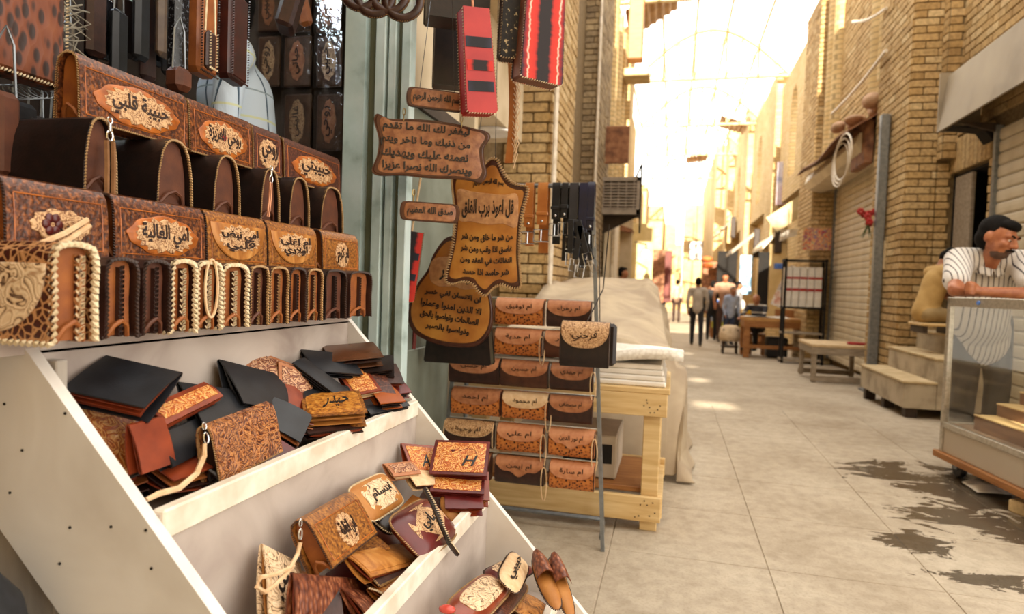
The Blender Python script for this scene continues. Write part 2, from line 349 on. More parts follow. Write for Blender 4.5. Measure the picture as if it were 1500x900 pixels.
# further bays: brick as material
b=MB()
for i in range(2,5):
    a,c=PIERS[i]; x=(2.45,2.3,2.1)[i-2]; h=(6.9,7.6,8.2)[i-2]; b.box((x,a,-.6),(3.6,c,h))
def arch_wall(b,x,y0,y1,z0,z1,wy,wz0,wz1,t=.4):     # wall in the plane x with a pointed opening
    ym=(y0+y1)/2; pts=[(ym-wy/2,wz0),(ym+wy/2,wz0)]; n=8
    arc=[(ym+wy/2*math.cos(k/n*PI/2)**.8 if k<n else ym, wz1-.8*wy+.8*wy*math.sin(k/n*PI/2)) for k in range(n+1)]
    right=arc; left=[(2*ym-p[0],p[1]) for p in arc[::-1]]
    hole=[(ym-wy/2,wz0),(ym+wy/2,wz0)]+right+left[1:]
    b.box((x,y0,z0),(x+t,ym-wy/2,z1)); b.box((x,ym+wy/2,z0),(x+t,y1,z1)); b.box((x,ym-wy/2,z0),(x+t,ym+wy/2,wz0)); 
    for (p,q) in list(zip(right,right[1:]))+list(zip(left,left[1:])):
        b.prism([(p[0],p[1]),(q[0],q[1]),(q[0],z1),(p[0],z1)],x,x+t,ax='x')
for i in range(1,4):
    y0=PIERS[i][1]; y1=PIERS[i+1][0]; x=2.72-.12*i; arch_wall(b,x,y0,y1,3.4,(6.5,6.9,7.4)[i-1],.9,3.9,6.0)
    b.box((x+.25,y0,-.6),(x+.7,y1,3.4))
b.box((1.7,30.5,-.6),(3.6,45,7.6))
struct('wall_right_far',b,BRICK_F)
# left wall ------------------------------------------------------
XL=-1.05
wl=MB(); wl.box((-1.9,5.414,-.1),(XL-.014,6.6,6.5)); wl.box((-2.2,6.6,-.3),(XL-.3,9.3,6.5)); wl.box((-2.2,9.314,-.4),(XL-.124,11.2,6.5))
wl.box((-2.2,5.0,-.1),(-1.52,5.42,6.5))
WL=struct('wall_left',wl,MORTAR)
bk=courses((-1.45,5.4,-.1),(1,0,0),(0,-1,0),.40,-.1,6.4)+courses((-1.86,5.5,-.1),(1,0,0),(0,-1,0),.40,-.1,6.4,)
bk=[q for q in bk]+courses((XL,5.4,-.1),(0,1,0),(1,0,0),1.2,-.1,6.4)
lay(WL,bk,BRM,BRICK,300)
bk2=courses((-2.1,9.3,-.3),(1,0,0),(0,-1,0),.93,-.3,6.4)+courses((XL-.11,9.3,-.3),(0,1,0),(1,0,0),1.9,-.3,6.4)
wl2=struct('wall_left_second_pier',MB().box((-2.1,9.33,-.3),(-1.3,9.4,6.4)),MORTAR); lay(wl2,bk2,BRMG,BRICK_G,200)
b=MB()
b.box((-2.4,11.2,-.6),(XL-.2,14.0,6.2)); b.box((-2.4,14,-.6),(XL+.02,15.0,6.6)); b.box((-2.4,15,-.6),(XL-.15,19,5.6)); b.box((-2.4,19,-.6),(XL-.05,23,4.3)); b.box((-2.6,23,-.6),(XL+.05,25,4.7)); b.box((-2.6,25,-.6),(XL-.1,33,4.0)); b.box((-3,33,-.6),(XL+.45,45,5.2))
for y in (11.6,12.5,13.4): b.tube([(XL-.2,y,0),(XL-.2,y,6.2)],.16,10)
struct('wall_left_far',b,BRICK_F)
b=MB(); b.box((-4,44,-.6),(0.1,45,5.4)); b.box((0.1,46,-.6),(.55,47,4.2)); b.box((.55,42,-.6),(4,43,6.4)); 
struct('wall_back_of_street',b,BRICK_F)
# white conduit at the pier corners
for (x,y,m) in ((-1.0,5.36,RAILW),(-1.13,9.24,RAILW)):
    tag(MB().tube([(x,y,0),(x,y,6.3)],.02,8).build('trim_1' if y<6 else 'trim_2',m),kind='structure')
# unseen wall added behind camera to block low sun; gaps shape the sun patches
GY=-6.0
def sunhole(p,w,l):
    h=math.tan(SUN_EL); return (p.x-w/2,p.x+w/2,p.z+(p.y-GY)*h-l*h/2,p.z+(p.y-GY)*h+l*h/2)
HOLES=[]
for (px,py,w,l) in ((1046,594,.36,.42),(1024,557,.2,.45),(1013,537,.12,.4),(1008,518,.12,.6)):
    HOLES.append(sunhole(gnd(px,py),w,l))
HOLES.append(sunhole(V((1.86,4.55,.2)),.2,.3))
def wall_with_holes(b,y0,y1,x0,x1,z0,z1,holes):
    zs=sorted(set([z0,z1]+[h[2] for h in holes]+[h[3] for h in holes]))
    for a,c in zip(zs,zs[1:]):
        m=(a+c)/2; cut=sorted([(h[0],h[1]) for h in holes if h[2]<m<h[3]]); x=x0
        for (p,q) in cut: b.box((x,y0,a),(p,y1,c)); x=q
        b.box((x,y0,a),(x1,y1,c))
b=MB(); wall_with_holes(b,GY-.02,GY,-7,8,-.2,12.6,HOLES); struct('wall_back',b,BRICK_F)
# ------------------------------------------------------------------ roof frame over the street
CREAM=mat('cream_roof_paint','cdb98c','b49c6c',6,.6,.05)
RUST=mat('rusty_sheet','8a5a3a','6b4229',9,.7,.3,stops=[(.3,'5b3520'),(.55,'8f5f3f'),(.8,'a67c58')])
BROWNSHEET=mat('brown_roof_sheet','b08a5e','8f6a42',3,.7,.2)
def truss(y):
    b=MB(); n=10; x0,x1=-1.3,2.75; xm=(x0+x1)/2; top=[(x0+(x1-x0)*i/n, 6.75+1.3*math.sin(PI*i/n)) for i in range(n+1)]
    b.tube([(x0,y,6.75),(x1,y,6.75)],.05,6); b.tube([(x,y,z) for x,z in top],.06,6)
    for i in range(1,n): b.tube([(top[i][0],y,6.75),(top[i][0],y,top[i][1])],.025,4)
    for i in range(1,n-1): b.tube([(top[i][0],y,6.75),(top[i+1][0],y,top[i+1][1])],.025,4)
    return b
rt=None
for i,y in enumerate((13.2,18.2,23.2,28.2,34.2)):
    tag(truss(y).build('ceiling_truss',CREAM),kind='structure')
b=MB()
for i in range(0,11,2):
    x=-1.3+4.05*i/10; z=6.8+1.3*math.sin(PI*i/10); b.tube([(x,11,z),(x,36,z)],.03,5)
tag(b.build('ceiling_purlins',CREAM),kind='structure')
def corrug(name,p0,du,dv,nu,mat_,amp=.02):
    b=MB(); du=V(du); dv=V(dv); n=du.cross(dv).normalized()
    b.sheet(lambda u,v:(V(p0)+du*u+dv*v+n*amp*math.sin(u*nu*2*PI),n),nu*6,2,.006); return tag(b.build(name,mat_,None,True),kind='structure')
corrug('ceiling_sheet',(-1.15,13.3,6.62),(1.0,.0,.62),(0,1.5,0),7,BROWNSHEET)
corrug('ceiling_sheet_small',(1.4,24,7.25),(.9,0,-.3),(0,1.6,0),6,BROWNSHEET)
corrug('ceiling_sheet_far',(.4,33,7.6),(1.0,0,.1),(0,1.6,0),6,BROWNSHEET)
p0=onY(924,-30,13.0); p1=onY(941,88,13.0)
tag(MB().rbox((p0.x,12.9,p1.z),(p1.x,13.2,p0.z),.02).build('beam_panel',BROWNWOOD),kind='structure')
struct('beam_ledge',MB().rbox((-1.1,12.8,p1.z-.35),(p1.x+.15,13.4,p1.z-.2),.02),CREAM)
# ------------------------------------------------------------------ right hand shop: canopy, shutter, doorway
t=thing('metal_canopy','stained grey metal canopy hood over the shuttered shop behind the glass case','canopy',(2.55,5.9,2.78))
b=MB(); b.prism([(0,0),(.07,.56),(.38,.66),(.38,.62),(.09,.52),(.02,0)],-1.6,1.62,ax='y'); b.build('hood',CANOPY,t)
b=MB(); b.box((0,1.60,0),(.38,1.62,.6)); b.build('end_plate',CANOPY,t)
b=MB()
for y in (1.2,-.4): b.prism([(.03,.0),(.38,-.02),(.38,-.1),(.36,-.1)],y-.02,y+.02,ax='y')
b.build('bracket',DARKWOOD,t)
MB().prism([(.03,-.01),(.38,-.01),(.38,-.16),(.30,-.05)],1.30,1.5,ax='y').build('soot_box',DARK,t)  # dark bracket block under the hood
def shutter(name,label,X,y0,y1,z0,z1,pitch,m,frame=True):
    t=thing(name,label,'shutter',(X,(y0+y1)/2,z0)); w=y1-y0; n=int((z1-z0)/pitch)
    sm=MB().prism([(0,.0),(-.012,pitch*.12),(-.015,pitch*.5),(-.012,pitch*.82),(-.001,pitch*.95),(.008,pitch*.97),(.008,0)],-w/2,w/2,ax='y').mesh('slat',m)
    # prism(ax y) takes x,z profiles
    for k in range(n): o=put('slat',sm,t); o.location=(0,0,k*pitch)
    if frame:
        MB().box((-.045,-w/2-.05,0),(.02,-w/2+.0,z1-z0)).box((-.045,w/2,0),(.02,w/2+.05,z1-z0)).build('guide_rail',STEEL,t)
    return t
shutter('roller_shutter','closed beige roller shutter under the metal canopy, behind the leaning man',XS-.01,4.0,7.06,.0,2.74,.118,SHUTTER)
shutter('roller_shutter','closed pale roller shutter between two brick piers beside the grey pole',XS-.05,9.5,13.2,-.1,3.25,.108,SHUTTER_F)
# shop doorway with half open leaf
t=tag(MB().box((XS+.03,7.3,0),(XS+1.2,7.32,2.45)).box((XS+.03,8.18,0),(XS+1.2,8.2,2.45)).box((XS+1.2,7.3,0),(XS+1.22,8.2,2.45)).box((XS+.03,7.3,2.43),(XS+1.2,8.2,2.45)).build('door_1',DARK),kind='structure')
o=MB().rbox((XS+.02,7.72,.45),(XS+.06,8.12,2.42),.005).build('door_leaf',GREYWOOD,t)
MB().cyl((XS+.01,7.78,1.4),(XS-.04,7.78,1.4),.02,10).build('door_handle',STEEL,o)
tag(MB().rbox((XS-.0,7.3,-.1),(XS+.6,8.2,.46),.01).build('door_threshold',GREYWOOD),kind='structure')
for k in range(7):
    z=2.0-.22*k; o=MB().rbox((-.05,-.035,-.09),(.05,.035,.09),.02).build('hanging_pouch',mat('dark_goods','2b1a14','4a2018',12,.6,.2)); o.location=(XS+.25,7.42+.1*(k%2),z)
    tag(o,('topmost','second','third','fourth','fifth','sixth','lowest')[k]+' dark pouch hanging in the narrow shop doorway','pouch','dark pouches in the shop doorway')
# awning debris over the far shutter
t=thing('rusty_awning','broken rusty awning sheet with rags on top above the pale shutter','awning',(2.5,11.3,3.35))
MB().sheet(lambda u,v:((-.35+.75*v,-1.9+3.6*u,-.1+.45*v+.04*math.sin(9*u)),(0,0,1)),24,4,.02).build('sheet',RUST,t)
MB().prism([(.0,.0),(-.13,-.06),(-.18,-.2),(-.1,-.32),(.1,-.36),(.36,-.3),(.36,0)],-1.6,1.9,ax='y').build('roll_housing',SHUTTER_F,t,30)
b=MB(); random.seed(3)
for k in range(14): b.ell((random.uniform(-.2,.3),random.uniform(-1.8,-.4),.22+random.uniform(0,.12)),(random.uniform(.08,.16),random.uniform(.1,.22),random.uniform(.05,.11)),8,6)
b.build('rag_bundle',mat('faded_rags','c9a588','a8886c',9,.9,.4),t,True)
b=MB()
for k in range(3):
    b.tube([(-.35+.05*k,-1.7+.3*k+.9*math.sin(a)*.5,-.1-.5*(1-math.cos(a*1.0))*.6) for a in [i*2*PI/24 for i in range(24)]],.012,5,closed=True)
b.build('cable_loop',RAILW,t)
b=MB().rbox((-.1,-1.75,-.5),(.02,-1.05,.1),.02); b.build('side_panel',RUST,t)
q=onX(1277,533,2.42); q2=onX(1293,183,2.42)
t=thing('steel_pole','tall grey square steel pole standing at the near edge of the pale shutter','pole',(2.42,q.y,gz(q.y)))
MB().rbox((-.05,-.05,0),(.05,.05,q2.z-gz(q.y)+.1),.008).build('shaft',STEEL,t); MB().rbox((-.11,-.11,0),(.11,.11,.03),.004).build('base_plate',STEEL,t)
MB().rbox((.05,-.06,1.5),(.14,.06,1.85),.01).build('junction_box',mat('pale_box','c8b492','b49f7c',9,.6,.1),t)
# red flowers fastened to the pole
q=onX(1276,324,2.37); t=thing('flower_bunch','small bunch of red flowers tied to the grey steel pole','flowers',(2.32,q.y-.08,q.z))
random.seed(5)
for k in range(7):
    b=MB(); c=(random.uniform(-.1,.08),random.uniform(-.03,.05),random.uniform(-.06,.12))
    for j in range(6): a=j*PI/3; b.ell((c[0]+.025*math.cos(a),c[1]-.01,c[2]+.025*math.sin(a)),(.022,.014,.022),6,5)
    b.build('flower',mat('red_petals','b8261f','8e1717',30,.6,.2),t,True)
b=MB()
for k in range(6): b.tube([(0,0,-.05),(random.uniform(-.08,.08),0,-.22)],[.012,.003],5)
b.build('stems',mat('dull_green','3f4a2c','556238',20,.7,.1),t)
# ropes across the bay
for k,(a,c) in enumerate((((1222,166),(1302,74)),((1252,32),(1302,12)))):
    p=onX(*a,2.46); r=onX(*c,2.46); o=MB().tube([p.lerp(r,i/8)+V((-.03,0,-.05*math.sin(PI*i/8))) for i in range(9)],.022,6).build('white_pipe',RAILW)
    tag(o,('long white pipe slanting across the brick bay above the rusty awning','short white pipe slanting high on the brick bay')[k],'pipe')
# ------------------------------------------------------------------ goods and furniture along the right side of the street
CARD=mat('white_plastic_pack','e6e2dc','cfc8be',8,.35,.2); REDM=mat('red_print','b03030','9a2323',10,.5,.05); BLUEM=mat('blue_plastic','3f66b8','5b86d6',8,.4,.1); YELM=mat('yellow_plastic','e0b52c','c99a1c',8,.45,.1)
q=gnd(1186,492); sx=2.0; sy=12.9
t=thing('display_rack','dark metal rack of wrapped packs standing before the second brick pier','rack',(2.0,12.9,gz(12.9)))
for x in (.03,.72):
    for y in (.02,.3): MB().box((x-.02,y-.02,0),(x+.02,y+.02,1.95)).build('post',DARK,t)
for z in (.05,.55,1.02,1.9): MB().box((0,0,z),(.75,.34,z+.03)).build('shelf',GREYWOOD if z<1 else DARK,t)
for k in range(5):
    o=thing('wrapped_pack',('first','second','third','fourth','fifth')[k]+' white wrapped pack with red bands from the street on the metal rack','pack',(2.02+.13*k+.06,12.92,gz(12.9)+1.05),(0,0,0),'white wrapped packs on the metal rack')
    MB().rbox((-.06,0,0),(.06,.2,.74),.012).build('pack',CARD,o); MB().box((-.061,-.003,.3),(.061,0,.35)).box((-.061,-.003,.52),(.061,0,.56)).build('band',REDM,o)
q=onY(1198,350,12.8); o=MB().sheet(lambda u,v:((-.24+.48*u,.015*math.sin(7*u),-.2+.4*v),(0,-1,0)),8,4,.01).build('printed_poster',mat('bright_print','b8453a','d8b36a',7,.5,.05,kind='swirl',dist=.6,stops=[(.1,'c8433a'),(.3,'e0c49a'),(.5,'d9ad3e'),(.7,'7a86a8'),(.95,'b8392f')])); o.location=(q.x,12.86,q.z); tag(o,'brightly printed red and yellow poster above the wrapped packs','poster')
# low bench
def table(name,label,cat,px0,py0,w,d,h,m,top=None,rz=0,leg=.05,shelf=None,group=None,tt=.04,apron=0):
    p=gnd(px0,py0) if isinstance(px0,(int,float)) else px0
    t=thing(name,label,cat,p,(0,0,rz),group)
    MB().rbox((0,0,h-tt),(w,d,h),.006).build('table_top',top or m,t)
    for x in (leg/2+.02,w-leg/2-.02):
        for y in (leg/2+.02,d-leg/2-.02): MB().rbox((x-leg/2,y-leg/2,0),(x+leg/2,y+leg/2,h-tt),.004).build('leg',m,t)
    if apron:
        MB().box((.01,.005,h-tt-apron),(w-.01,.03,h-tt)).build('apron',m,t); MB().box((.01,d-.03,h-tt-apron),(w-.01,d-.005,h-tt)).build('apron',m,t)
        MB().box((.01,.03,h-tt-apron),(.035,d-.03,h-tt)).build('apron',m,t); MB().box((w-.035,.03,h-tt-apron),(w-.01,d-.03,h-tt)).build('apron',m,t)
    if shelf:
        for s in shelf: MB().box((.01,.01,s),(w-.01,.05,s+.07)).build('stretcher',m,t); MB().box((.01,d-.05,s),(w-.01,d-.01,s+.07)).build('stretcher',m,t)
    return t
pb=gnd(1186,560)
t=table('low_bench','weathered grey wooden bench table in front of the pale shutter','table',V((pb.x,pb.y,gz(pb.y))),0,.78,.95,.52,GREYWOOD,mat('bench_top','d6bd96','bfa37a',8,.7,.1),.0,.06,[.02],None,.04,.1)
o=MB().rbox((-.12,-.05,0),(.12,.05,.035),.012).build('folded_cloth',REDM); o.location=(pb.x+.62,pb.y+.25,gz(pb.y)+.521); tag(o,'small folded red and blue cloth on the weathered bench top','cloth')
MB().rbox((.12,-.04,0),(.2,.04,.03),.01).build('blue_end',BLUEM,o)
# wooden stall table with seated reader
pt=gnd(1087,524)
T2=table('stall_table','sturdy brown wooden stall table with lower rails, papers on top','table',V((pt.x,pt.y,gz(pt.y))),0,1.22,.8,.82,BROWNWOOD,mat('stall_top','c49458','a87840',6,.6,.1),0,.11,[.2],None,.07,.13)
MB().box((.7,.78,.82),(1.24,.84,.98)).box((1.2,.1,.82),(1.24,.84,.98)).build('side_board',BROWNWOOD,T2)
o=MB().sheet(lambda u,v:((-.02+.85*u,-.03+.62*v,.004+.012*math.sin(5*u+3*v)),(0,0,1)),10,6,.004).build('newspaper',mat('newsprint','d8d2c6','8f8a82',60,.8,.05,stops=[(.35,'8d8880'),(.5,'d6d0c4')])); o.location=(pt.x+.05,pt.y+.08,gz(pt.y)+.825); tag(o,'open newspaper spread on the brown stall table','newspaper')
o=MB().rbox((-.2,-.18,0),(.2,.18,.42),.03).build('storage_bin',BLACKM); o.location=(pt.x+.7,pt.y+.45,gz(pt.y)); tag(o,'black storage bin on the floor under the brown stall table','bin')
# leaning prints beside the reader
for k,(px,py,w,h,a) in enumerate(((1147,432,.3,.55,.35),(1160,415,.3,.7,.3))):
    p=onY(px,py,pt.y+.9); o=MB().sheet(lambda u,v:((-w/2+w*u,.06*math.sin(3*v),-h/2+h*v),(0,-1,0)),6,8,.006).build('print_sheet',mat('print_paper','dfd6c8','a7a4b4',9,.6,.1,stops=[(.3,'9a94a4'),(.5,'e2dacd'),(.7,'c98f7c')])); o.location=(p.x,p.y,p.z); o.rotation_euler=(.1,a,0)
    tag(o,('small printed sheet propped at the back of the brown stall table','large curling printed sheet propped above the brown stall table')[k],'poster')
# yellow topped counter further on
pt2=gnd(1040,495)
t=table('sweets_counter','stall counter with yellow top and blue patterned front past the walking man','table',V((pt2.x,pt2.y,gz(pt2.y))),0,.95,.8,.86,BROWNWOOD,YELM,0,.1,[.1],None,.08,0)
MB().box((0,-.02,.5),(.95,.0,.78)).build('front_cloth',mat('blue_pattern','6d87b8','d7d2b6',18,.7,.1),t); MB().box((.02,-.01,.3),(.93,.01,.5)).build('green_band',mat('lime_cloth','a9a83a','c3bf58',9,.7,.1),t)
for k,(x,m,h) in enumerate(((.12,BLUEM,.3),(.42,CARD,.34),(.62,BLUEM,.26),(.85,CARD,.3))):
    o=MB().lathe([(.11,0),(.13,h*.6),(.1,h*.85),(.06,h),(.001,h)],14).build('plastic_tub',m,None,40); o.location=(pt2.x+x,pt2.y+.3,gz(pt2.y)+.861)
    tag(o,('short blue plastic tub at the street end of the yellow counter','tall white plastic tub in the middle of the yellow counter','low blue plastic tub beside the tall white tub','white plastic tub at the wall end of the yellow counter')[k],'tub')
t=table('crate_stall','wooden crate stall with a yellow tray behind the yellow counter','table',V((pt2.x+.75,pt2.y-1.3,gz(pt2.y-1.3))),0,.55,.7,.9,BROWNWOOD,YELM,0,.08,[.25],None,.1,.12)
# plastic stool draped with cloth
ps=gnd(1068,518); t=thing('draped_stool','small wooden stool draped with pale cloth beside the brown stall table','stool',ps)
for x in (-.12,.12):
    for y in (-.12,.12): MB().tube([(x*1.2,y*1.2,0),(x,y,.5)],.02,6).build('leg',DARKWOOD,t)
MB().lathe([(.17,0.02),(.19,.03),(.19,.05),(.15,.05)],14,Matrix.Translation((0,0,.12))).build('ring',DARKWOOD,t); MB().rbox((-.17,-.17,.5),(.17,.17,.54),.02).build('seat',DARKWOOD,t)
MB().lathe([(.23,.28),(.235,.4),(.21,.56),(.12,.62),(.001,.63)],18).build('cloth',mat('pale_cloth','ddc9ab','c4ad8c',9,.9,.4),t,True)
# sign boards on the right wall
p=onY(1152,270,17.9); o=MB().rbox((-.28,-.02,-.55),(.28,.02,.55),.01).build('sign_board',mat('blue_white_print','c9c4cc','7d86a8',3,.6,.05,stops=[(.35,'74799a'),(.5,'c8bfc6'),(.65,'b9a0ac')])); o.location=(p.x,17.7,p.z); o.rotation_euler=(0,0,-.5); tag(o,'upright blue and white printed sign board on the far right wall','sign')
p=onY(1160,310,15.5); o=MB().sheet(lambda u,v:((-.52+1.04*u,.05*math.sin(4*u),-.2+.4*v),(0,-1,0)),8,4,.02).build('sign_sheet',CREAM); o.location=(p.x,15.4,p.z); o.rotation_euler=(0,-.62,-.2); tag(o,'cream sheet hanging aslant below the printed sign board','sheet')
p=onY(1163,345,15.7); o=MB().prism([(-.2,-.14),(.2,.02),(.16,.14),(-.18,.12)],0,.02).build('sign_flap',CARD); o.location=(p.x-.1,15.7,p.z); tag(o,'torn white flap hanging under the cream sheet','sheet')
# far poles and awnings
for k,(px,py,top) in enumerate(((1105,487,285),(1113,480,290))):
    g=gnd(px,py); q=onY(px+4,top,g.y); o=MB().tube([(0,0,0),(0,0,q.z-g.z)],.07,10).build('street_pole',(STEEL,CREAM)[k],None,40); o.location=g; tag(o,('grey pole rising in front of the far shops','cream pole rising just behind the grey far pole')[k],'pole')
for k,(a,c,y) in enumerate((((1072,372),(1106,345),20.5),((1117,365),(1137,345),18.2),((1040,395),(1066,385),26.),((1050,345),(1072,325),27.))):
    p=onY(*a,y); q=onY(*c,y); w=q.x-p.x; o=MB().prism([(0,0),(w,q.z-p.z),(w,q.z-p.z+.12),(0,.1)],0,2.2).build('shop_awning',(CANOPY,SHUTTER_F,RUST,GREYWOOD)[k]); o.location=(p.x,y,p.z); tag(o,('sloping grey awning over the blue lit shop','pale awning over the cream far door','rusty low awning over a distant doorway','small grey awning high beside the distant wall')[k],'awning')
    MB().rbox((w-.03,-.02,-.1),(w+.15,.1,q.z-p.z+.2),.02).build('end_bracket',DARKWOOD,o)
g=onY(1092,395,20.6); o=MB().rbox((-.16,-.02,-.75),(.2,.02,.42),.01).build('lit_shop_window',mat('pale_blue_goods','bcd8ea','6d9cc0',5,.4,.05,stops=[(.3,'4f4f4a'),(.45,'6f9fc4'),(.65,'e3eef2')])); o.location=g; tag(o,'pale blue window full of goods under the grey awning','window')
g=onY(1142,400,18.3); o=MB().rbox((-.26,-.04,-1.2),(.26,.04,.75),.01).build('door_2',mat('cream_door','d6bd8a','c2a772',3,.6,.05)); o.location=g; tag(o,kind='structure'); MB().rbox((-.15,-.06,.1),(.15,-.04,.25),.005).build('name_plate',BLUEM,o)
for k,(px,py,w,h,m,y) in enumerate(((1065,390,.35,1.5,DARK,25.5),(1128,400,.3,1.5,DARK,18.35),(1040,400,.3,1.3,RUST,27.5))):
    g=onY(px,py,y); o=MB().rbox((-w,-.02,-h/2),(w,.02,h/2),.01).build('door_%d'%(k+3),m); o.location=(g.x,y,g.z-.2); tag(o,kind='structure')
# ------------------------------------------------------------------ far left side
q0=onY(875,260,10.5); q1=onY(936,314,10.5)
t=thing('air_conditioner','large louvred air conditioner box bracketed to the left brick wall','air conditioner',(q0.x,10.5,q1.z)); w=q1.x-q0.x; h=q0.z-q1.z; GREYP=mat('grey_casing','a5988a','8c8074',7,.6,.1)
MB().rbox((0,.02,0),(w,.6,h),.02).build('casing',mat('dark_grille','5a5048','48403a',9,.7,.1),t)
MB().box((0,-.02,0),(w,.03,.07)).box((0,-.02,h-.06),(w,.03,h)).box((0,-.02,0),(.05,.03,h)).box((w-.05,-.02,0),(w,.03,h)).build('frame',GREYP,t)
for k in range(9): MB().box((.05,-.012,.08+k*(h-.15)/9),(w-.05,.02,.1+k*(h-.15)/9)).build('louvre',GREYP,t)
for k in range(5): MB().box((.1+k*(w-.2)/4,-.018,.06),(.115+k*(w-.2)/4,.01,h-.05)).build('grille_bar',GREYP,t)
MB().prism([(0,0),(w,0),(0,-.35)],.2,.24).build('bracket',DARKWOOD,t)
MB().tube([(w*.9,0,h),(w*1.02,-.02,h+.2),(w*1.03,0,-.3)],.015,5).build('cable',DARK,t)
o=MB().rbox((-.55,0,0),(.55,.05,.6),.01).build('wall_shade',RUST); g=onY(893,235,10.6); o.location=(g.x-.25,10.6,g.z-.05); tag(o,'dark rusty shade board on the left wall above the air conditioner','shade')  # added board in place of a dark gap
b=MB(); g=onX(890,380,-1.12)
for k,(px0,px1,m,y) in enumerate(((882,893,SHUTTER_F,11.),(893,903,RAILW,12.))):
    p=onX(px0,430,-1.12+.06*k); q=onX(px1,330,-1.12+.06*k); o=MB().box((0,0,gz(p.y)-p.z+.0),(.05,max(.6,q.y-p.y),q.z-p.z)).build('door_%d'%(k+6),m); o.location=p; tag(o,kind='structure')
for k,(px,py,w,h,m,y) in enumerate(((962,405,.28,1.0,RUST,25.),(975,405,.22,1.0,mat('maroon_door','6d2c22','56221b',5,.6,.05),26.),(937,400,.35,1.4,mat('yellow_wall_paint','d2bf8e','c2ad78',4,.7,.05),18.8),(905,355,.3,.9,PLASTER,13.9))):
    g=onY(px,py,y); o=MB().rbox((-w,-.03,-h),(w,.03,h),.01).build('door_%d'%(k+8),m); o.location=(g.x,y,g.z); tag(o,kind='structure')
o=MB().prism([(-.3,0),(.25,-.12),(.3,-.05),(-.3,.15)],0,.7).build('shop_awning',RUST); g=onY(905,332,13.6); o.location=g; tag(o,'small dark awning below the air conditioner on the left wall','awning')
for k,(px,py,y) in enumerate(((916,376,14.),(946,372,17.5))):
    g=onY(px,py,y); o=thing('bulb_lamp',('bare bulb glowing on a short arm before the yellow wall paint','bare bulb glowing beside the maroon doors')[k],'lamp',g)
    e=mat('lit_bulb','fff2d0','fff2d0',5,.4,0); e.node_tree.nodes['Principled BSDF'].inputs['Emission Color'].default_value=(1,.85,.6,1); e.node_tree.nodes['Principled BSDF'].inputs['Emission Strength'].default_value=6
    MB().ell((0,0,0),(.09,.09,.11),10,8).build('bulb',e,o,True); MB().tube([(0,0,.1),(0,0,.25),(-.3,.2,.32)],.02,5).build('arm',DARK,o)
g=onY(1019,368,23.2); o=MB().rbox((-.2,-.05,-.32),(.2,.05,.32),.02).build('framed_sign',mat('sign_face','8a7a70','e8e4e0',7,.4,.05,stops=[(.35,'5e4a42'),(.6,'e9e4de')])); o.location=g; tag(o,'small framed white sign hanging far down the street','sign')
MB().box((-.24,-.03,-.36),(-.2,.04,.36)).box((.2,-.03,-.36),(.24,.04,.36)).build('frame',DARKWOOD,o); MB().tube([(0,0,.32),(0,0,6.75-g.z)],.012,5).build('hanger',DARKWOOD,o)
g=onY(1035,380,26.); o=MB().ell((0,0,0),(.25,.3,.12),10,6).ell((.05,0,-.25),(.22,.25,.12),10,6).build('hanging_fabric',mat('orange_cloth','d2763a','b85f2a',6,.8,.2),None,True); o.location=g; tag(o,'bright orange fabric bundle hanging on the far right wall','fabric')
# ------------------------------------------------------------------ leather shop shell on the left
sh=MB(); sh.box((-3.3,-1.2,0),(-3.2,3.1,2.75)); struct('wall_shop_back',sh,DARKWOOD)
struct('wall_shop_side',MB().box((-3.3,3.0,0),(-1.25,3.1,2.75)),mat('shop_side_wall','4a3c30','3b2f26',4,.8,.1))
struct('wall_shop_near',MB().box((-3.3,-1.2,0),(-1.05,-1.1,2.75)),DARKWOOD)
struct('ceiling_shop',MB().box((-3.3,-1.2,2.7),(-.95,3.1,2.8)),DARKWOOD)
struct('wall_left_facade',MB().box((-1.4,-6,2.8),(-1.05,5.0,6.0)).box((-3.3,-6,0),(-1.05,-1.2,6)).box((-2.4,3.1,2.2),(-1.2,5.0,2.8)),PLASTER)
# unseen tube lamp, guessed from bluish reflections, added to brighten the shop
FL=thing('added_tube_lamp','white fluorescent tube lamp fixed under the shop ceiling','lamp',(-1.9,1.9,2.62)); e=mat('lit_tube','e8f2ff','e8f2ff',5,.4,0); e.node_tree.nodes['Principled BSDF'].inputs['Emission Color'].default_value=(.8,.92,1,1); e.node_tree.nodes['Principled BSDF'].inputs['Emission Strength'].default_value=60
MB().tube([(0,-.6,0),(0,.6,0)],.018,10).build('tube',e,FL,True); MB().box((-.05,-.65,.03),(.05,.65,.08)).build('housing',RAILW,FL)
# doorway side: folded steel door leaves (pale green posts) and the door leaf behind the plaques
YD=2.14; D=tag(MB().box((onY(501,300,YD).x-.003,YD,0),(onY(530,300,YD).x-.003,YD+.05,2.72)).build('door_20',GREENPAINT),kind='structure')
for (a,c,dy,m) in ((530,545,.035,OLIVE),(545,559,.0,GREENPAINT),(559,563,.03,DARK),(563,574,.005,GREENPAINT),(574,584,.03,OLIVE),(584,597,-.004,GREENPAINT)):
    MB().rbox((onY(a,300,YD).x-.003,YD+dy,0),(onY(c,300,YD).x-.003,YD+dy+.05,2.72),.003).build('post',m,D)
xl=onY(597,300,YD).x
L=tag(MB().rbox((-1.06,2.2,.02),(-1.03,2.95,1.78),.004).build('door_21',GREENPANEL),kind='structure')
for z0,z1 in ((.1,.8),(.9,1.7)): MB().rbox((-1.03,2.27,z0),(-1.02,2.88,z1),.004).build('panel',GREENPANEL,L)
struct('wall_left_transom',MB().box((-1.08,2.2,1.8),(-1.05,3.05,2.8)).box((-1.6,3.3,0),(-1.05,3.36,2.8)),PLASTER)
struct('trim_3',MB().box((-1.05,2.2,1.78),(-1.015,3.05,1.84)),DARKWOOD)
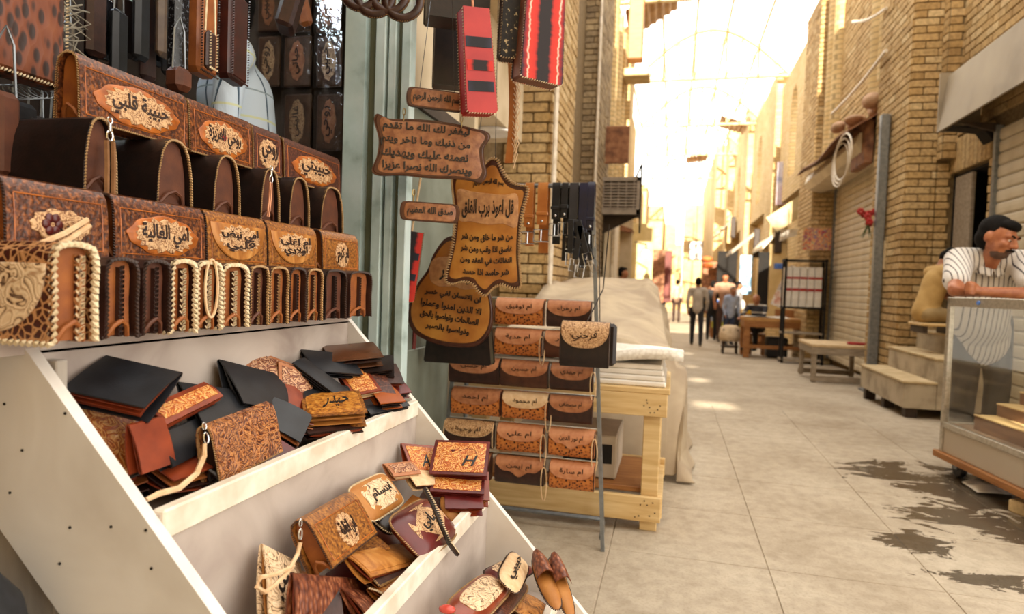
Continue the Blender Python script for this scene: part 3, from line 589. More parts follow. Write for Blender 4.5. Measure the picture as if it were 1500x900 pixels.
# ------------------------------------------------------------------ stepped display stand
YN,YF=.78,1.75
ST=thing('display_stand','off-white painted wooden display stand with three sloping stepped trays of leather goods','stand',(-.6,1.26,0))
def L2(b): return b
OFF=Matrix.Translation((.6,-1.26,0))
poly=[(-1.25,.975),(-.945,.975),(-.022,.0),(-.29,.0),(-1.25,.955)]
MB().prism(poly,YN-.02,YN,OFF).build('stringer',WHITEWOOD,ST); MB().prism(poly,YF,YF+.02,OFF).build('stringer',WHITEWOOD,ST)
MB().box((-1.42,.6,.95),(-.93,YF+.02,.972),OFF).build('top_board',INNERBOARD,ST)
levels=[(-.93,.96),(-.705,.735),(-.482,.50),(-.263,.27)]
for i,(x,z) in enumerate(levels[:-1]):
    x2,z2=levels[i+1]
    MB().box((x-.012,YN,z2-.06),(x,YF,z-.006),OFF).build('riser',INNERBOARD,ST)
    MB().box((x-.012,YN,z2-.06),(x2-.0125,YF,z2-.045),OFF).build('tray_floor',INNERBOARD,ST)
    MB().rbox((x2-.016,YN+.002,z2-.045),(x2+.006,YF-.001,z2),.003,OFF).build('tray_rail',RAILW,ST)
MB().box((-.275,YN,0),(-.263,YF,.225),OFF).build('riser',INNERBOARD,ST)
for (x0,x1) in ((-1.35,-1.125),(-1.12,-.9)): MB().rbox((x0,YN+.005,0),(x1,YN+.025,.94),.002,OFF).build('side_plank',mat('bare_grey_plank','b7ada0','a0968a',6,.75,.2,sc=(4,4,1)),ST)
MB().rbox((-1.4,YF-.03,0),(-1.33,YF+.02,.94),.003,OFF).build('leg',GREYWOOD,ST)
for (px,py) in ((7,592),(33,660),(15,722),(103,773),(163,772),(214,777),(222,833),(88,826),(96,606),(6,500)):
    q=onY(px,py,YN-.02); MB().cyl((q.x,YN-.0215,q.z),(q.x,YN-.0195,q.z),.0022,8,OFF).build('nail_head',DARK,ST)
for i,(px,py) in enumerate(((640,672),(560,530),(690,740))):
    q=onY(px,py,YF); MB().cyl((q.x-.03,YF-.0015,q.z-.03),(q.x-.03,YF+.001,q.z-.03),.0022,8,OFF).build('nail_head',DARK,ST)
# riser shelf under the upper rows of bags
SH=thing('riser_shelf','dark wooden riser shelf carrying the upper rows of bags','shelf',(-1.25,1.3,.972))
MB().box((-.17,-.5,.235),(.235,.62,.247)).build('board',DARKWOOD,SH)
for y in (-.48,.1,.6): MB().box((-.15,y-.01,0),(-.06,y+.01,.235)).build('upright',DARKWOOD,SH)
# black sack at the near end
o=MB().lathe([(.05,0),(.16,.02),(.19,.2),(.18,.5),(.13,.66),(.06,.715),(.001,.72)],18).build('black_sack',mat('black_cloth','121214','1e1e22',30,.85,.4),None,True); o.location=(-.905,.645,0); o.scale=(.68,.5,.955); tag(o,'stuffed black cloth sack standing against the near end of the display stand','sack')
# ------------------------------------------------------------------ pine table, plastic sheets, tarpaulin
TX0,TX1,TY0,TY1=-.92,-.0,2.9,3.55
t=thing('pine_table','rough pine trestle table with nailed rails standing behind the bag rack','table',((TX0+TX1)/2,TY0,0)); OF=Matrix.Translation((-(TX0+TX1)/2,-TY0,0))
MB().rbox((TX0,TY0,.62),(TX1+.01,TY1,.645),.004,OF).build('table_top',PALEWOOD,t)
MB().rbox((TX0,TY0,.52),(TX1,TY0+.03,.62),.003,OF).build('front_rail',PALEWOOD,t); MB().rbox((TX0,TY1-.03,.52),(TX1,TY1,.62),.003,OF).build('back_rail',PALEWOOD,t); MB().rbox((TX1-.03,TY0+.03,.52),(TX1,TY1-.03,.62),.003,OF).build('side_rail',PALEWOOD,t)
for x in (TX1-.1,TX0+.02):
    for y in (TY0+.032,TY1-.1): MB().rbox((x,y,0),(x+.075,y+.06,.52),.003,OF).build('leg',PALEWOOD,t)
MB().rbox((TX0,TY0,.05),(TX1-.01,TY0+.03,.16),.003,OF).build('stretcher',PALEWOOD,t); MB().rbox((TX0,TY1-.03,.08),(TX1,TY1,.18),.003,OF).build('stretcher',PALEWOOD,t); MB().rbox((TX1-.03,TY0+.03,.06),(TX1-.005,TY1-.03,.15),.003,OF).build('stretcher',PALEWOOD,t)
b=MB(); random.seed(9)
for k in range(16): x=TX1-.03-random.random()*.1; z=.06+random.random()*.09 if k%2 else .53+random.random()*.08; b.cyl((x,TY0-.002,z),(x,TY0+.001,z),.003,6,OF)
tag(b.build('nail_heads',DARKWOOD,t),kind='stuff')
FILM=mat('plastic_film','e9e4dc','d6cfc4',5,.22,.3,bs=9)
for k in range(4):
    o=MB().rbox((TX0+.05,TY0+.03+.004*k,0),(TX1-.01-.006*k,TY1-.02,.024),.006).build('plastic_sheet_pack',FILM); o.location=(0,0,.646+.0245*k); tag(o,('lowest','second','third','topmost')[k]+' flat pack of clear plastic sheets stacked on the pine table','plastic sheets','packs of plastic sheets on the pine table')
def fsheet(u,v):
    return (TX0+.1+(TX1+.06-TX0-.1)*u, TY0+.02+.5*v, .746+.012*math.sin(9*u+2*v)+.02*math.sin(3*v+1)*u),(0,0,1)
o=MB().sheet(fsheet,16,8,.045).build('bubble_wrap_roll',mat('bubble_wrap','f4efe6','e2dbd0',60,.35,.4,kind='voronoi'),None,True); tag(o,'loose folded sheet of white wrapping on the plastic packs','wrapping')
o=MB().rbox((0,0,0),(.5,.42,.2),.006).build('carton',mat('carton','b8aa98','a29482',6,.8,.1)); o.location=(-.72,3.02,.19); tag(o,'greyish carton with a black label on the lower boards of the pine table','carton')
MB().box((.25,-.002,.07),(.48,0,.16)).build('label_patch',DARK,o)
o=MB().rbox((TX0+.06,TY0+.06,.16),(TX1-.06,TY1-.06,.185),.003).build('lower_board',BROWNWOOD); tag(o,'brown lower shelf board resting on the stretchers of the pine table','board')
TARP=mat('tarpaulin','bfae93','a2907a',3.5,.8,.6,bs=9,dist=.6)
def tarp(u,v):
    y=3.75+3.9*v; zt=.77+.36*math.sin(min(1,max(0,(v-.08)*1.35))*PI*.62)-.25*max(0,v-.75); xr=.03-.26*v
    pts=[(-1.02,zt+.02),(-.6,zt+.05),(-.2,zt+.01),(xr-.02,zt-.05),(xr+.05,zt*.7),(xr+.07,zt*.4),(xr+.11,zt*.15),(xr+.17,.015)]
    s=u*(len(pts)-1); i=min(int(s),len(pts)-2); f=s-i; f=f*f*(3-2*f) if i not in (0,1) else f
    x=pts[i][0]*(1-f)+pts[i+1][0]*f; z=pts[i][1]*(1-f)+pts[i+1][1]*f
    n=noise.noise(V((x*3,y*1.6,z*2)))*.06+noise.noise(V((x*7,y*5,z*3)))*.025+.03*math.sin(y*11+z*6+2*noise.noise(V((y*2,z*2,0))))*(u>.5)
    if v<.012: y=3.72; z=z*.06+.01 if u<.6 else .012
    elif v<.03: y=3.74
    return (x+n*(.9 if u>.5 else .1),y+.3*n*(v<.05),max(.012,z+(n if u<=.55 else 0)+gz(y))),(0,0,1)
o=MB().sheet(tarp,44,64,.006).build('tarpaulin',TARP,None,True); tag(o,'beige tarpaulin draped over a long heap of goods against the left wall','tarpaulin')
# ------------------------------------------------------------------ bag rack frame
def rackY(z): return 2.643+.07*z
RK=thing('bag_rack','grey metal A-frame rack hung with rows of small leather purses','rack',(-.58,2.7,0)); OR=Matrix.Translation((.58,-2.7,0))
RXL,RXR=-.935,-.262
def rp(px,py):
    z=.8
    for _ in range(8): p=onY(px,py,rackY(z)); z=p.z
    return p
top=rp(868,272); bot=V((-.232,2.643,0)); tl=V((RXL+.06,top.y,top.z)); bl=V((RXL-.02,2.643,0))
MB().tube([bot,top],.011,4,OR).build('front_post',STEEL,RK); MB().tube([bl,tl],.011,4,OR).build('front_post',STEEL,RK)
MB().tube([(bot.x-.02,2.85,0),top],.010,4,OR).build('rear_post',STEEL,RK); MB().tube([(bl.x+.05,2.85,0),tl],.010,4,OR).build('rear_post',STEEL,RK)
MB().tube([tl,top],.010,8,OR).build('top_bar',STEEL,RK); MB().tube([(bl.x,2.84,.06),(bot.x-.02,2.84,.06)],.009,4,OR).build('base_bar',STEEL,RK)
MB().tube([(bot.x-.01,2.645,.05),(bot.x-.02,2.84,.05)],.008,4,OR).build('side_brace',STEEL,RK)
RUNG=[rp(800,y).z for y in (440,484,530,576,624,671)]
for z in RUNG:
    f=z/top.z; a=bl.lerp(tl,f); c=bot.lerp(top,f); MB().tube([a,c],.006,8,OR).build('rung',ALU,RK)
# ------------------------------------------------------------------ glass display case
P0=onZ(1366,660,.13); P1=onZ(1500,724,.13); u=(P1-P0); u.z=0; u.normalize(); rz=math.atan2(u.y,u.x)
GC=thing('glass_case','aluminium framed glass display case on a wheeled wooden base beside the leaning man','display case',(P0.x,P0.y,0),(0,0,rz))
# local: x toward the camera along the street face, +y away from the street
if (Matrix.Rotation(rz,3,'Z')@V((0,1,0))).x<0: SY=-1
else: SY=1
CL,CD,CHt=1.75,.62,1.095
def cb(x0,y0,z0,x1,y1,z1,r=.003):
    ya,yb=sorted((SY*y0,SY*y1)); return MB().rbox((x0,ya,z0),(x1,yb,z1),r)
cb(0,0,.1,CL,CD,.14).build('base_board',BROWNWOOD,GC)
cb(.04,.03,.14,CL-.04,CD-.03,.30).build('lower_panel',mat('ribbed_panel','c2b5a2','a99c88',40,.5,.4,kind='wave',sc=(1,.02,.02)),GC)
for x in (.03,CL-.06):
    for y in (.02,CD-.05): cb(x,y,.14,x+.032,y+.032,CHt).build('corner_post',ALU,GC)
for y in (.02,CD-.05):
    cb(.03,y,.29,CL-.03,y+.028,.325).build('bottom_rail',ALU,GC); cb(.03,y,CHt-.055,CL-.03,y+.03,CHt).build('top_rail',ALU,GC)
for x in (.03,CL-.06): cb(x,.05,CHt-.055,x+.03,CD-.05,CHt).build('top_rail',ALU,GC); cb(x,.05,.29,x+.03,CD-.05,.325).build('bottom_rail',ALU,GC)
gm,nt,p=nodes('clear_glass'); p.inputs['Base Color'].default_value=(.93,.95,.93,1); p.inputs['Roughness'].default_value=.02
mx=nt.nodes.new('ShaderNodeMixShader'); tr=nt.nodes.new('ShaderNodeBsdfTransparent'); gl=nt.nodes.new('ShaderNodeBsdfGlossy'); gl.inputs['Roughness'].default_value=.03; lw_=nt.nodes.new('ShaderNodeLayerWeight'); pw=nt.nodes.new('ShaderNodeMath'); pw.operation='POWER'; nt.links.new(lw_.outputs['Facing'],pw.inputs[0]); pw.inputs[1].default_value=4; fr=nt.nodes.new('ShaderNodeMath'); fr.operation='MULTIPLY_ADD'; nt.links.new(pw.outputs[0],fr.inputs[0]); fr.inputs[1].default_value=.45; fr.inputs[2].default_value=.04; tr.inputs[0].default_value=(.94,.94,.92,1)
nt.links.new(fr.outputs[0],mx.inputs[0]); nt.links.new(tr.outputs[0],mx.inputs[1]); nt.links.new(gl.outputs[0],mx.inputs[2]); nt.links.new(mx.outputs[0],nt.nodes['Material Output'].inputs[0]); GLASS=gm
cb(.06,.032,.325,CL-.06,.036,CHt-.055,.0005).build('front_pane',GLASS,GC); cb(.042,.05,.325,.046,CD-.05,CHt-.055,.0005).build('end_pane',GLASS,GC); cb(.05,.05,CHt-.012,CL-.05,CD-.05,CHt-.006,.0005).build('top_pane',GLASS,GC)
cb(.05,.04,.30,CL-.05,CD-.04,.315).build('case_floor',mat('case_floor_wood','9a806a','846b57',6,.45,.1),GC)
for k in range(4): cb(.2,.12+.12*k,.315,CL-.08,.24+.12*k,.40+.075*k).build('inner_step',mat('case_step_wood','8f6a50','795640',7,.5,.1,sc=(.5,4,4)),GC); cb(.2,.115+.12*k,.395+.075*k,CL-.08,.245+.12*k,.405+.075*k).build('step_edge',PALEWOOD,GC)
MB().cyl((.36,SY*.02,CHt-.028),(.36,SY*.012,CHt-.028),.012,12).build('lock',BLUEM,GC)
for x in (.12,CL-.15):
    for y in (.1,CD-.1):
        w=MB().lathe([(.02,-.018),(.05,-.018),(.055,-.01),(.055,.01),(.05,.018),(.02,.018)],16,Matrix.Translation((x,SY*y,.055))@Matrix.Rotation(PI/2,4,'X')).build('wheel',BLACKM,GC,40); MB().box((x-.02,SY*y-.028,.05),(x+.02,SY*y+.028,.1)).build('fork',STEEL,w)
# brick bits and cloth below the case
q=onZ(1492,752,0); o=thing('loose_brick','broken buff brick lying on the wet floor below the glass case','brick',(q.x+.04,q.y,0),(0,0,.4)); MB().rbox((-.07,-.05,0),(.09,.05,.065),.008).build('brick_body',BRICK,o)
q=onZ(1440,722,0); o=MB().sheet(lambda u,v:((-.1+.2*u,-.1+.2*v,.01+.03*math.sin(5*u)*math.sin(4*v)**2+.01*u),(0,0,1)),10,10,.004).build('plastic_scrap',FILM,None,True); o.location=(q.x+.05,q.y+.05,0); tag(o,'crumpled clear plastic scrap lying under the glass case','plastic')
# red bag standing behind the case
q=onZ(1398,600,0); o=MB().lathe([(.08,0),(.13,.05),(.12,.22),(.07,.32),(.02,.36),(.001,.36)],14).build('red_bag',mat('red_plastic','b8362e','d0564a',9,.4,.3),None,True); o.location=(q.x+.28,q.y-.9,0); tag(o,'small red plastic bag on the floor seen through the glass case','bag')
# ------------------------------------------------------------------ wooden steps before the doorway
SX,SYa,SYb=2.1,6.62,8.02
t=thing('wooden_steps','three grey wooden box steps leading up to the shop doorway','steps',(SX,SYa,0))
STP=mat('step_panel','b3a58e','9c8e78',5,.75,.2,stops=[(.3,'8c7f6b'),(.5,'b0a28b'),(.75,'beb19b')])
h=[.30,.52,.72]; w=.27
zb=[.07,.07,.07]
for k in range(3): MB().rbox((k*w,0,.07),(k*w+w-.003,1.4,h[k]),.004).build('step_box',STP,t); MB().rbox((k*w-.012,-.012,h[k]),(k*w+w,1.41,h[k]+.022),.004).build('tread',mat('worn_tread','c9b48e','b39c74',7,.7,.1),t)
for x in (.03,.65):
    for y in (.03,.65,1.28): MB().box((x,y,-.1),(x+.1,y+.09,.07)).build('foot',DARKWOOD,t)
# ------------------------------------------------------------------ lettering (joined Arabic letter forms) as thin raised meshes
AR={'ء':(0xFE80,1),'آ':(0xFE81,2),'أ':(0xFE83,2),'ؤ':(0xFE85,2),'إ':(0xFE87,2),'ئ':(0xFE89,4),'ا':(0xFE8D,2),'ب':(0xFE8F,4),'ة':(0xFE93,2),
'ت':(0xFE95,4),'ث':(0xFE99,4),'ج':(0xFE9D,4),'ح':(0xFEA1,4),'خ':(0xFEA5,4),'د':(0xFEA9,2),'ذ':(0xFEAB,2),'ر':(0xFEAD,2),'ز':(0xFEAF,2),
'س':(0xFEB1,4),'ش':(0xFEB5,4),'ص':(0xFEB9,4),'ض':(0xFEBD,4),'ط':(0xFEC1,4),'ظ':(0xFEC5,4),'ع':(0xFEC9,4),'غ':(0xFECD,4),'ف':(0xFED1,4),
'ق':(0xFED5,4),'ك':(0xFED9,4),'ل':(0xFEDD,4),'م':(0xFEE1,4),'ن':(0xFEE5,4),'ه':(0xFEE9,4),'و':(0xFEED,2),'ى':(0xFEEF,2),'ي':(0xFEF1,4)}
def shape(s):
    s=s.replace('لا','\uFEFB'); out=[]
    dual=lambda c:(c in AR and AR[c][1]==4); jn=lambda c:(c in AR and AR[c][1]>1) or c=='\uFEFB'
    for i,c in enumerate(s):
        p=s[i-1] if i else ' '; n=s[i+1] if i+1<len(s) else ' '; a=dual(p) and jn(c); b=dual(c) and jn(n)
        if c=='\uFEFB': out.append('\uFEFC' if a else c)
        elif c in AR: out.append(chr(AR[c][0]+((3 if b else 1) if a else (2 if b else 0))))
        else: out.append(c)
    return ''.join(out[::-1])
TXT={}
def text_geo(s,off=.012):
    k=(s,off)
    if k not in TXT:
        c=bpy.data.curves.new('lettering','FONT'); c.body=shape(s) if any(ch in AR for ch in s) else s; c.size=1; c.extrude=.5; c.resolution_u=2; c.offset=off
        o=bpy.data.objects.new('lettering',c); me=bpy.data.meshes.new_from_object(o)
        vs=[tuple(v.co) for v in me.vertices]; fs=[tuple(p.vertices) for p in me.polygons]
        x0=min(v[0] for v in vs); x1=max(v[0] for v in vs); y0=min(v[1] for v in vs); y1=max(v[1] for v in vs)
        TXT[k]=([((v[0]-x0)/(x1-x0)-.5,(v[1]-y0)/(y1-y0)-.5,v[2]+.5) for v in vs],fs,(x1-x0)/(y1-y0))
        bpy.data.objects.remove(o); bpy.data.curves.remove(c); bpy.data.meshes.remove(me)
    return TXT[k]
def letters(b,s,cx,cz,w,h,mapf,n0=0,n1=.001,arch=0,slant=0,off=.012):
    vs,fs,asp=text_geo(s,off)
    out=[]
    for (x,y,z) in vs:
        X=cx+x*w+slant*y*h; Z=cz+y*h+arch*(1-4*x*x); out.append(mapf(X,Z,n0+(n1-n0)*z))
    b.add(out,fs)
# ------------------------------------------------------------------ leathers
LB=mat('stamped_brown_leather','3d1d10','84471f',150,.28,.9,stops=[(.3,'200e09'),(.5,'542a14'),(.68,'8f5326')])
LBP=mat('stamped_plum_leather','3a1c18','6b3a28',170,.36,.6,stops=[(.3,'261210'),(.5,'4a261c'),(.68,'6d402c')])
LBO=mat('stamped_amber_leather','5a2f12','a3621f',170,.38,.6,stops=[(.3,'47230f'),(.5,'85501e'),(.7,'ad7430')])
SUEDE=mat('brown_suede','7d421a','96551f',30,.6,.2,bs=220)
SUEDE_S=mat('shaded_suede_leather','5a2e14','6d3a1b',26,.6,.2,bs=220)
SUEDE2=mat('tan_suede','a06428','b57a38',22,.6,.2,bs=220)
SUED_D=mat('dark_suede','4a2411','5d3017',26,.6,.2,bs=220)  # darkened for the shade on row B; other goods share this brown
TAN=mat('streaked_tan_leather','8e5320','c88c45',16,.38,.15,dist=2.5,sc=(1,.8,.4),stops=[(.3,'8f5522'),(.5,'b07232'),(.7,'c78f4c')])
MEDL=mat('orange_medallion','a8561c','7a3a14',30,.35,.2,stops=[(.3,'7c3d16'),(.6,'b5641f')])
CRM=mat('cream_tooled_leather','cfa677','b98a5a',70,.5,.4,kind='swirl',dist=.8,stops=[(.08,'6b4022'),(.3,'b08458'),(.8,'cfa87c')])
PALE=mat('pale_leather','dcbd95','cfa97e',60,.5,.2)
PINKT=mat('rosy_tan_leather','c98b62','b97750',45,.5,.25)
ROSE=mat('rosy_brown_leather','b3774f','9a5f3d',45,.5,.25)
DKL=mat('dark_brown_leather','2b1712','3d221a',40,.4,.25,bs=180)
DKL2=mat('darkest_leather','170f0d','251713',40,.4,.25,bs=180)
BLK=mat('black_leather','131418','1d1f24',25,.42,.15,bs=260)
REDB=mat('red_brown_leather','6d2a16','8b3c1f',18,.3,.15,bs=160)
MAR=mat('maroon_leather','471414','661f1c',12,.28,.15,bs=160)
CROC=mat('croc_leather','c08a5a','3a1a12',80,.35,.7,kind='cells',stops=[(0,'c29064'),(.07,'b3804f'),(.14,'401c12'),(.6,'52261a')])
SPOT=mat('spotted_leather','3a1c10','b5672c',95,.45,.2,kind='voronoi',stops=[(.0,'331609'),(.30,'3f1e0f'),(.38,'b0622a'),(.8,'c47a38')])
FLOR=mat('floral_tooled_leather','6b3317','b8733a',36,.3,.8,kind='swirl',dist=2.2,stops=[(.2,'4a2010'),(.45,'8d4c22'),(.75,'c58a52'),(.95,'7a3d1a')])
FLORO=mat('orange_floral_leather','c2691e','e6a850',52,.35,.6,kind='swirl',dist=1,stops=[(.15,'a34d17'),(.5,'c9752a'),(.8,'ecbd74'),(1,'c06a24')])
FLORP=mat('rosewood_floral_leather','7d4a36','d9a578',48,.32,.7,kind='swirl',dist=1,stops=[(.15,'6b3a2b'),(.5,'9c6748'),(.8,'e0b48a'),(1,'8a5540')])
CREAMF=mat('cream_tooled_sheet','5d3b25','e2c6a0',24,.5,.6,kind='swirl',dist=1.2,stops=[(.05,'4e3322'),(.2,'d2b088'),(.7,'e6cda9'),(1,'a9805a')])
WOV=mat('woven_leather','5d2c1a','8f5132',130,.4,.9,kind='voronoi',sc=(1,.5,1),stops=[(.1,'a46a48'),(.4,'7d4328'),(.8,'4d2214')])
LACE_W=mat('white_lace','e0cfae','cbb690',60,.6,.1); LACE_D=mat('dark_lace','2c1a12','3a2519',60,.55,.1); LACE_C=mat('tan_lace','b08e62','967448',60,.55,.1)
LET=mat('dark_lettering','241009','301a10',60,.5,.05); LETB=mat('black_lettering','15100e','1f1815',60,.45,.05)
def smooth_poly(fn,n=44): return [fn(2*PI*i/n) for i in range(n)]
def plate(b,poly,mapf,n0,n1,cen=None,dome=0):     # low relief plate following a surface map, with a chamfered rim
    n=len(poly); cx=sum(p[0] for p in poly)/n; cz=sum(p[1] for p in poly)/n
    if cen: cx,cz=cen
    rings=[(1,n0),(1,n0+(n1-n0)*.6),(.96,n1)]+([(.6,n1+dome*.7)] if dome else [(.5,n1)]); vs=[]; fs=[]
    for (s,nn) in rings: vs+=[mapf(cx+(p[0]-cx)*s,cz+(p[1]-cz)*s,nn) for p in poly]
    vs.append(mapf(cx,cz,n1+dome))
    for r in range(len(rings)-1):
        for i in range(n): fs.append((r*n+i,r*n+(i+1)%n,(r+1)*n+(i+1)%n,(r+1)*n+i))
    for i in range(n): fs.append((( len(rings)-1)*n+i,(len(rings)-1)*n+(i+1)%n,len(vs)-1))
    b.add(vs,fs)
def medal(a,bb,cx,cz,wav=.07,k=11,pt=1.25):
    def f(t):
        c,s=math.cos(t),math.sin(t); r=1+wav*math.sin(k*t)*abs(s)**.5
        return (cx+a*r*math.copysign(abs(c)**(.9),c), cz+bb*r*math.copysign(abs(s)**pt,s))
    return smooth_poly(f,56)
def hang_loop(b,p,L,w,r=.003,tw=0):
    b.tube([V(p)+V((w*math.sin(a)*(1 if True else 0)+tw*math.sin(a/2),0.004*math.sin(2*a),-L*(1-math.cos(a))/2)) for a in [2*PI*i/20 for i in range(20)]],r,5,closed=True)
def clutch(name,label,loc,rot,w,h,t,cov=LB,gus=SUEDE,lace=LACE_D,text=None,med='oval',group=None,border=True,ls=.0045,flapm=TAN,gus_left=True,scroll=CRM,cat='clutch bag',top_r=.38,medm=None,arc=.14,mid=False):
    T=thing(name,label,cat,loc,rot,group)
    half=[(-t/2,0),(-t*.47,h*.45),(-t*top_r*1.1,h*.78)]; n=7
    arc=[(-t*top_r*math.cos(PI*i/n),h*(1-arc)+h*arc*math.sin(PI*i/n)) for i in range(n+1)]
    prof=half+arc+[(-p[0],p[1]) for p in half[::-1]]
    cum=[0]
    for p,q in zip(prof,prof[1:]): cum.append(cum[-1]+math.dist(p,q))
    def at(v):
        s=v*cum[-1]
        for i in range(len(prof)-1):
            if s<=cum[i+1]+1e-9: f=(s-cum[i])/(cum[i+1]-cum[i]); break
        a,c=prof[i],prof[i+1]; ty=c[0]-a[0]; tz=c[1]-a[1]; L=math.hypot(ty,tz); return (a[0]+ty*f,a[1]+tz*f),(-tz/L,ty/L)
    def cf(u,v): p,nn=at(v); return (-w/2+w*u,p[0],p[1]),(0,nn[0],nn[1])
    MB().sheet(cf,2,18,.004).build('cover',cov,T,35)
    ip=[(p[0]*.86,p[1]*.965+.004) for p in prof]
    g=MB().prism(ip,-w/2+.012,w/2-.012,ax='x')
    for s in (-1,1): g.tube([(s*(w/2-.011),-t*.34,.002),(s*(w/2-.004),-t*.2,h*.16),(s*(w/2-.002),0,h*.22),(s*(w/2-.004),t*.2,h*.16),(s*(w/2-.011),t*.34,.002)],.004,6)
    g.build('gusset',gus,T,35)
    lb=MB(); path=[(0,at(i/24)[0]) for i in range(25)]
    for s in (-1,1):
        lb.stitches([(s*(w/2-.001),p[0]*1.03,p[1]*1.01) for _,p in path],lambda i,s=s:(s*.6,.8*(-1 if i<11 else 1),0) if False else (s,0,.0),l=ls*2.3,w=ls,step=ls*1.35,tilt=.72)
    lb.stitches([(-w/2+w*i/6,-t/2-.003,.001) for i in range(7)],(0,-.2,1),l=ls*2,w=ls*.9,step=ls*1.5,tilt=.72)
    if mid:
        for yy in mid:
            MB().box((-w/2+.004,yy*t-.0025,.002),(w/2-.003,yy*t+.0025,h*.9)).build('divider',cov,T)
            lb.stitches([(w/2-.002,yy*t,.003+h*.88*i/12) for i in range(13)],(0,1,0),l=ls*2.2,w=ls,step=ls*1.5,tilt=.72)
    lb.build('lacing',lace,T)
    def fy(z):
        for a,c in zip(prof,prof[1:]):
            if a[1]<=z<=c[1]: return a[0]+(c[0]-a[0])*(z-a[1])/max(1e-9,c[1]-a[1])
        return prof[0][0]
    def mp(x,z,nn): return (x,fy(z)-.004-nn,z)
    zc=h*.42
    if border:
        b=MB(); e=.012; za,zb=h*.09,h*.8
        for (x0,z0,x1,z1) in ((-w/2+e,za,w/2-e,za),(-w/2+e,zb,w/2-e,zb),(-w/2+e,za,-w/2+e,zb),(w/2-e,za,w/2-e,zb)):
            b.tube([mp(x0+(x1-x0)*i/4,z0+(z1-z0)*i/4,.0003) for i in range(5)],.0011,5)
        b.build('border_line',MEDL,T)
    if med=='oval' and text:
        b=MB(); plate(b,medal(w*.40,h*.33,0,zc,.04,9,1.45),mp,0,.003,dome=.002); b.build('medallion',medm or MEDL,T,30)
        b=MB(); plate(b,medal(w*.31,h*.27,0,zc,.13,17,1.0),mp,.002,.0054); sp=b.build('scroll_plate',scroll,T,30)
        b=MB(); letters(b,text,0,zc+h*.01,w*.52,h*.38,mp,.004,.0066,off=.022); b.build('lettering',LET,sp)
    elif med=='round' and text:
        b=MB(); plate(b,medal(h*.34,h*.32,0,zc,.06,16,1),mp,0,.0035,dome=.002); sp=b.build('medallion',scroll,T,30)
        b=MB(); letters(b,text,0,zc,h*.56,h*.4,mp,.004,.0064,off=.022); b.build('lettering',LET,sp)
    elif med=='flap' and text:
        pl=[(w*.46*math.cos(a),h*.80+ (h*.70*math.sin(a) if math.sin(a)<0 else 0)) for a in [PI+PI*i/26 for i in range(27)]]
        b=MB(); plate(b,pl,mp,0,.004,cen=(0,h*.55)); fp=b.build('flap',flapm,T,30)
        b=MB(); ws=[q for q in text.split('|') if q.strip()]
        for i,s in enumerate(ws): letters(b,s,0,h*(.62-.2*i) if len(ws)>1 else h*.52,w*(.62-.14*i),h*(.24 if len(ws)>1 else .34),mp,.0045,.0066,arch=-h*.05,off=.022)
        if not ws: return T
        b.build('lettering',LET,fp)
        b=MB(); plate(b,medal(w*.34,h*.24,0,h*.53,.14,17,.9),mp,.003,.0048); b.build('scroll_plate',scroll,fp,30)
    elif med=='flower':
        b=MB(); 
        for k in range(6): a=k*PI/3; b.ell(mp(-w*.1+.011*math.cos(a),zc+.011*math.sin(a),.003),(.008,.003,.008),8,5)
        b.build('rosette',MAR,T,True)
        b=MB(); plate(b,medal(w*.3,h*.22,0,zc,.08,11,1.2),mp,0,.003); b.build('medallion',scroll,T,30)
        if text: b=MB(); letters(b,text,w*.08,zc,w*.25,h*.25,mp,.003,.0052); b.build('lettering',LET,T)
    return T
def strap(T,pts,wd,m,name='strap',clip=None):      # flat double leather strap along a path (local coordinates)
    b=MB(); pts=[V(p) for p in pts]
    for s in (-1,1): b.tube([p+V((0,s*wd*.5,0)) for p in pts],[wd*.32]*len(pts),5)
    b.build(name,m,T)
    if clip:
        c=V(clip); b=MB(); b.tube([c+V((0,.006*math.sin(a),.009*math.cos(a))) for a in [2*PI*i/12 for i in range(12)]],.0018,5,closed=True); b.cyl(c+V((0,0,.009)),c+V((0,0,.022)),.003,8); b.tube([c+V((0,.005*math.sin(a),.028+.006*math.cos(a))) for a in [2*PI*i/12 for i in range(12)]],.0015,5,closed=True); b.build('clip',CHROME,T)
# ------------------------------------------------------------------ rows of bags on top of the stand
def span(px0,px1,py,X): return onX(px0,py,X).y,onX(px1,py,X).y
ZD=.973
# row D: bags filed side by side, gusset ends toward the street
rowD=[(76,142,.142,CROC,SUEDE,LACE_W,'large croc embossed bag with white laced edges at the near end of the row',.0075),
 (155,203,.125,DKL,SUEDE,LACE_D,'dark laced bag end beside the large croc bag in the lowest bag row',.005),
 (210,250,.125,DKL,SUED_D,LACE_D,'dark brown bag end between the croc bag and the white laced bags',.005),
 (251,288,.128,DKL,SUEDE,LACE_W,'white laced bag end nearest the croc bag, lowest bag row',.0068),
 (288,325,.128,DKL,SUEDE,LACE_W,'white laced bag end with the pale cord loop hanging on it',.0068),
 (325,364,.126,DKL,SUEDE,LACE_W,'white laced bag end farthest from the croc bag, lowest bag row',.0068),
 (366,394,.126,DKL,SUED_D,LACE_C,'brown bag end with tan lacing right after the white laced bags',.0045),
 (395,423,.126,DKL,SUEDE,LACE_C,'second brown bag end with tan lacing after the white laced bags',.0045),
 (424,449,.126,DKL,SUEDE,LACE_D,'third brown bag end after the white laced bags, dark lacing',.0045),
 (450,473,.126,DKL,SUEDE,LACE_C,'fourth brown bag end after the white laced bags, below the fan flap bags',.0045),
 (476,508,.126,DKL2,SUED_D,LACE_D,'dark bag end with a silver stud, last but one in the lowest bag row',.0045),
 (511,545,.126,DKL,SUEDE,LACE_D,'brown bag end at the far end of the lowest bag row',.0045)]
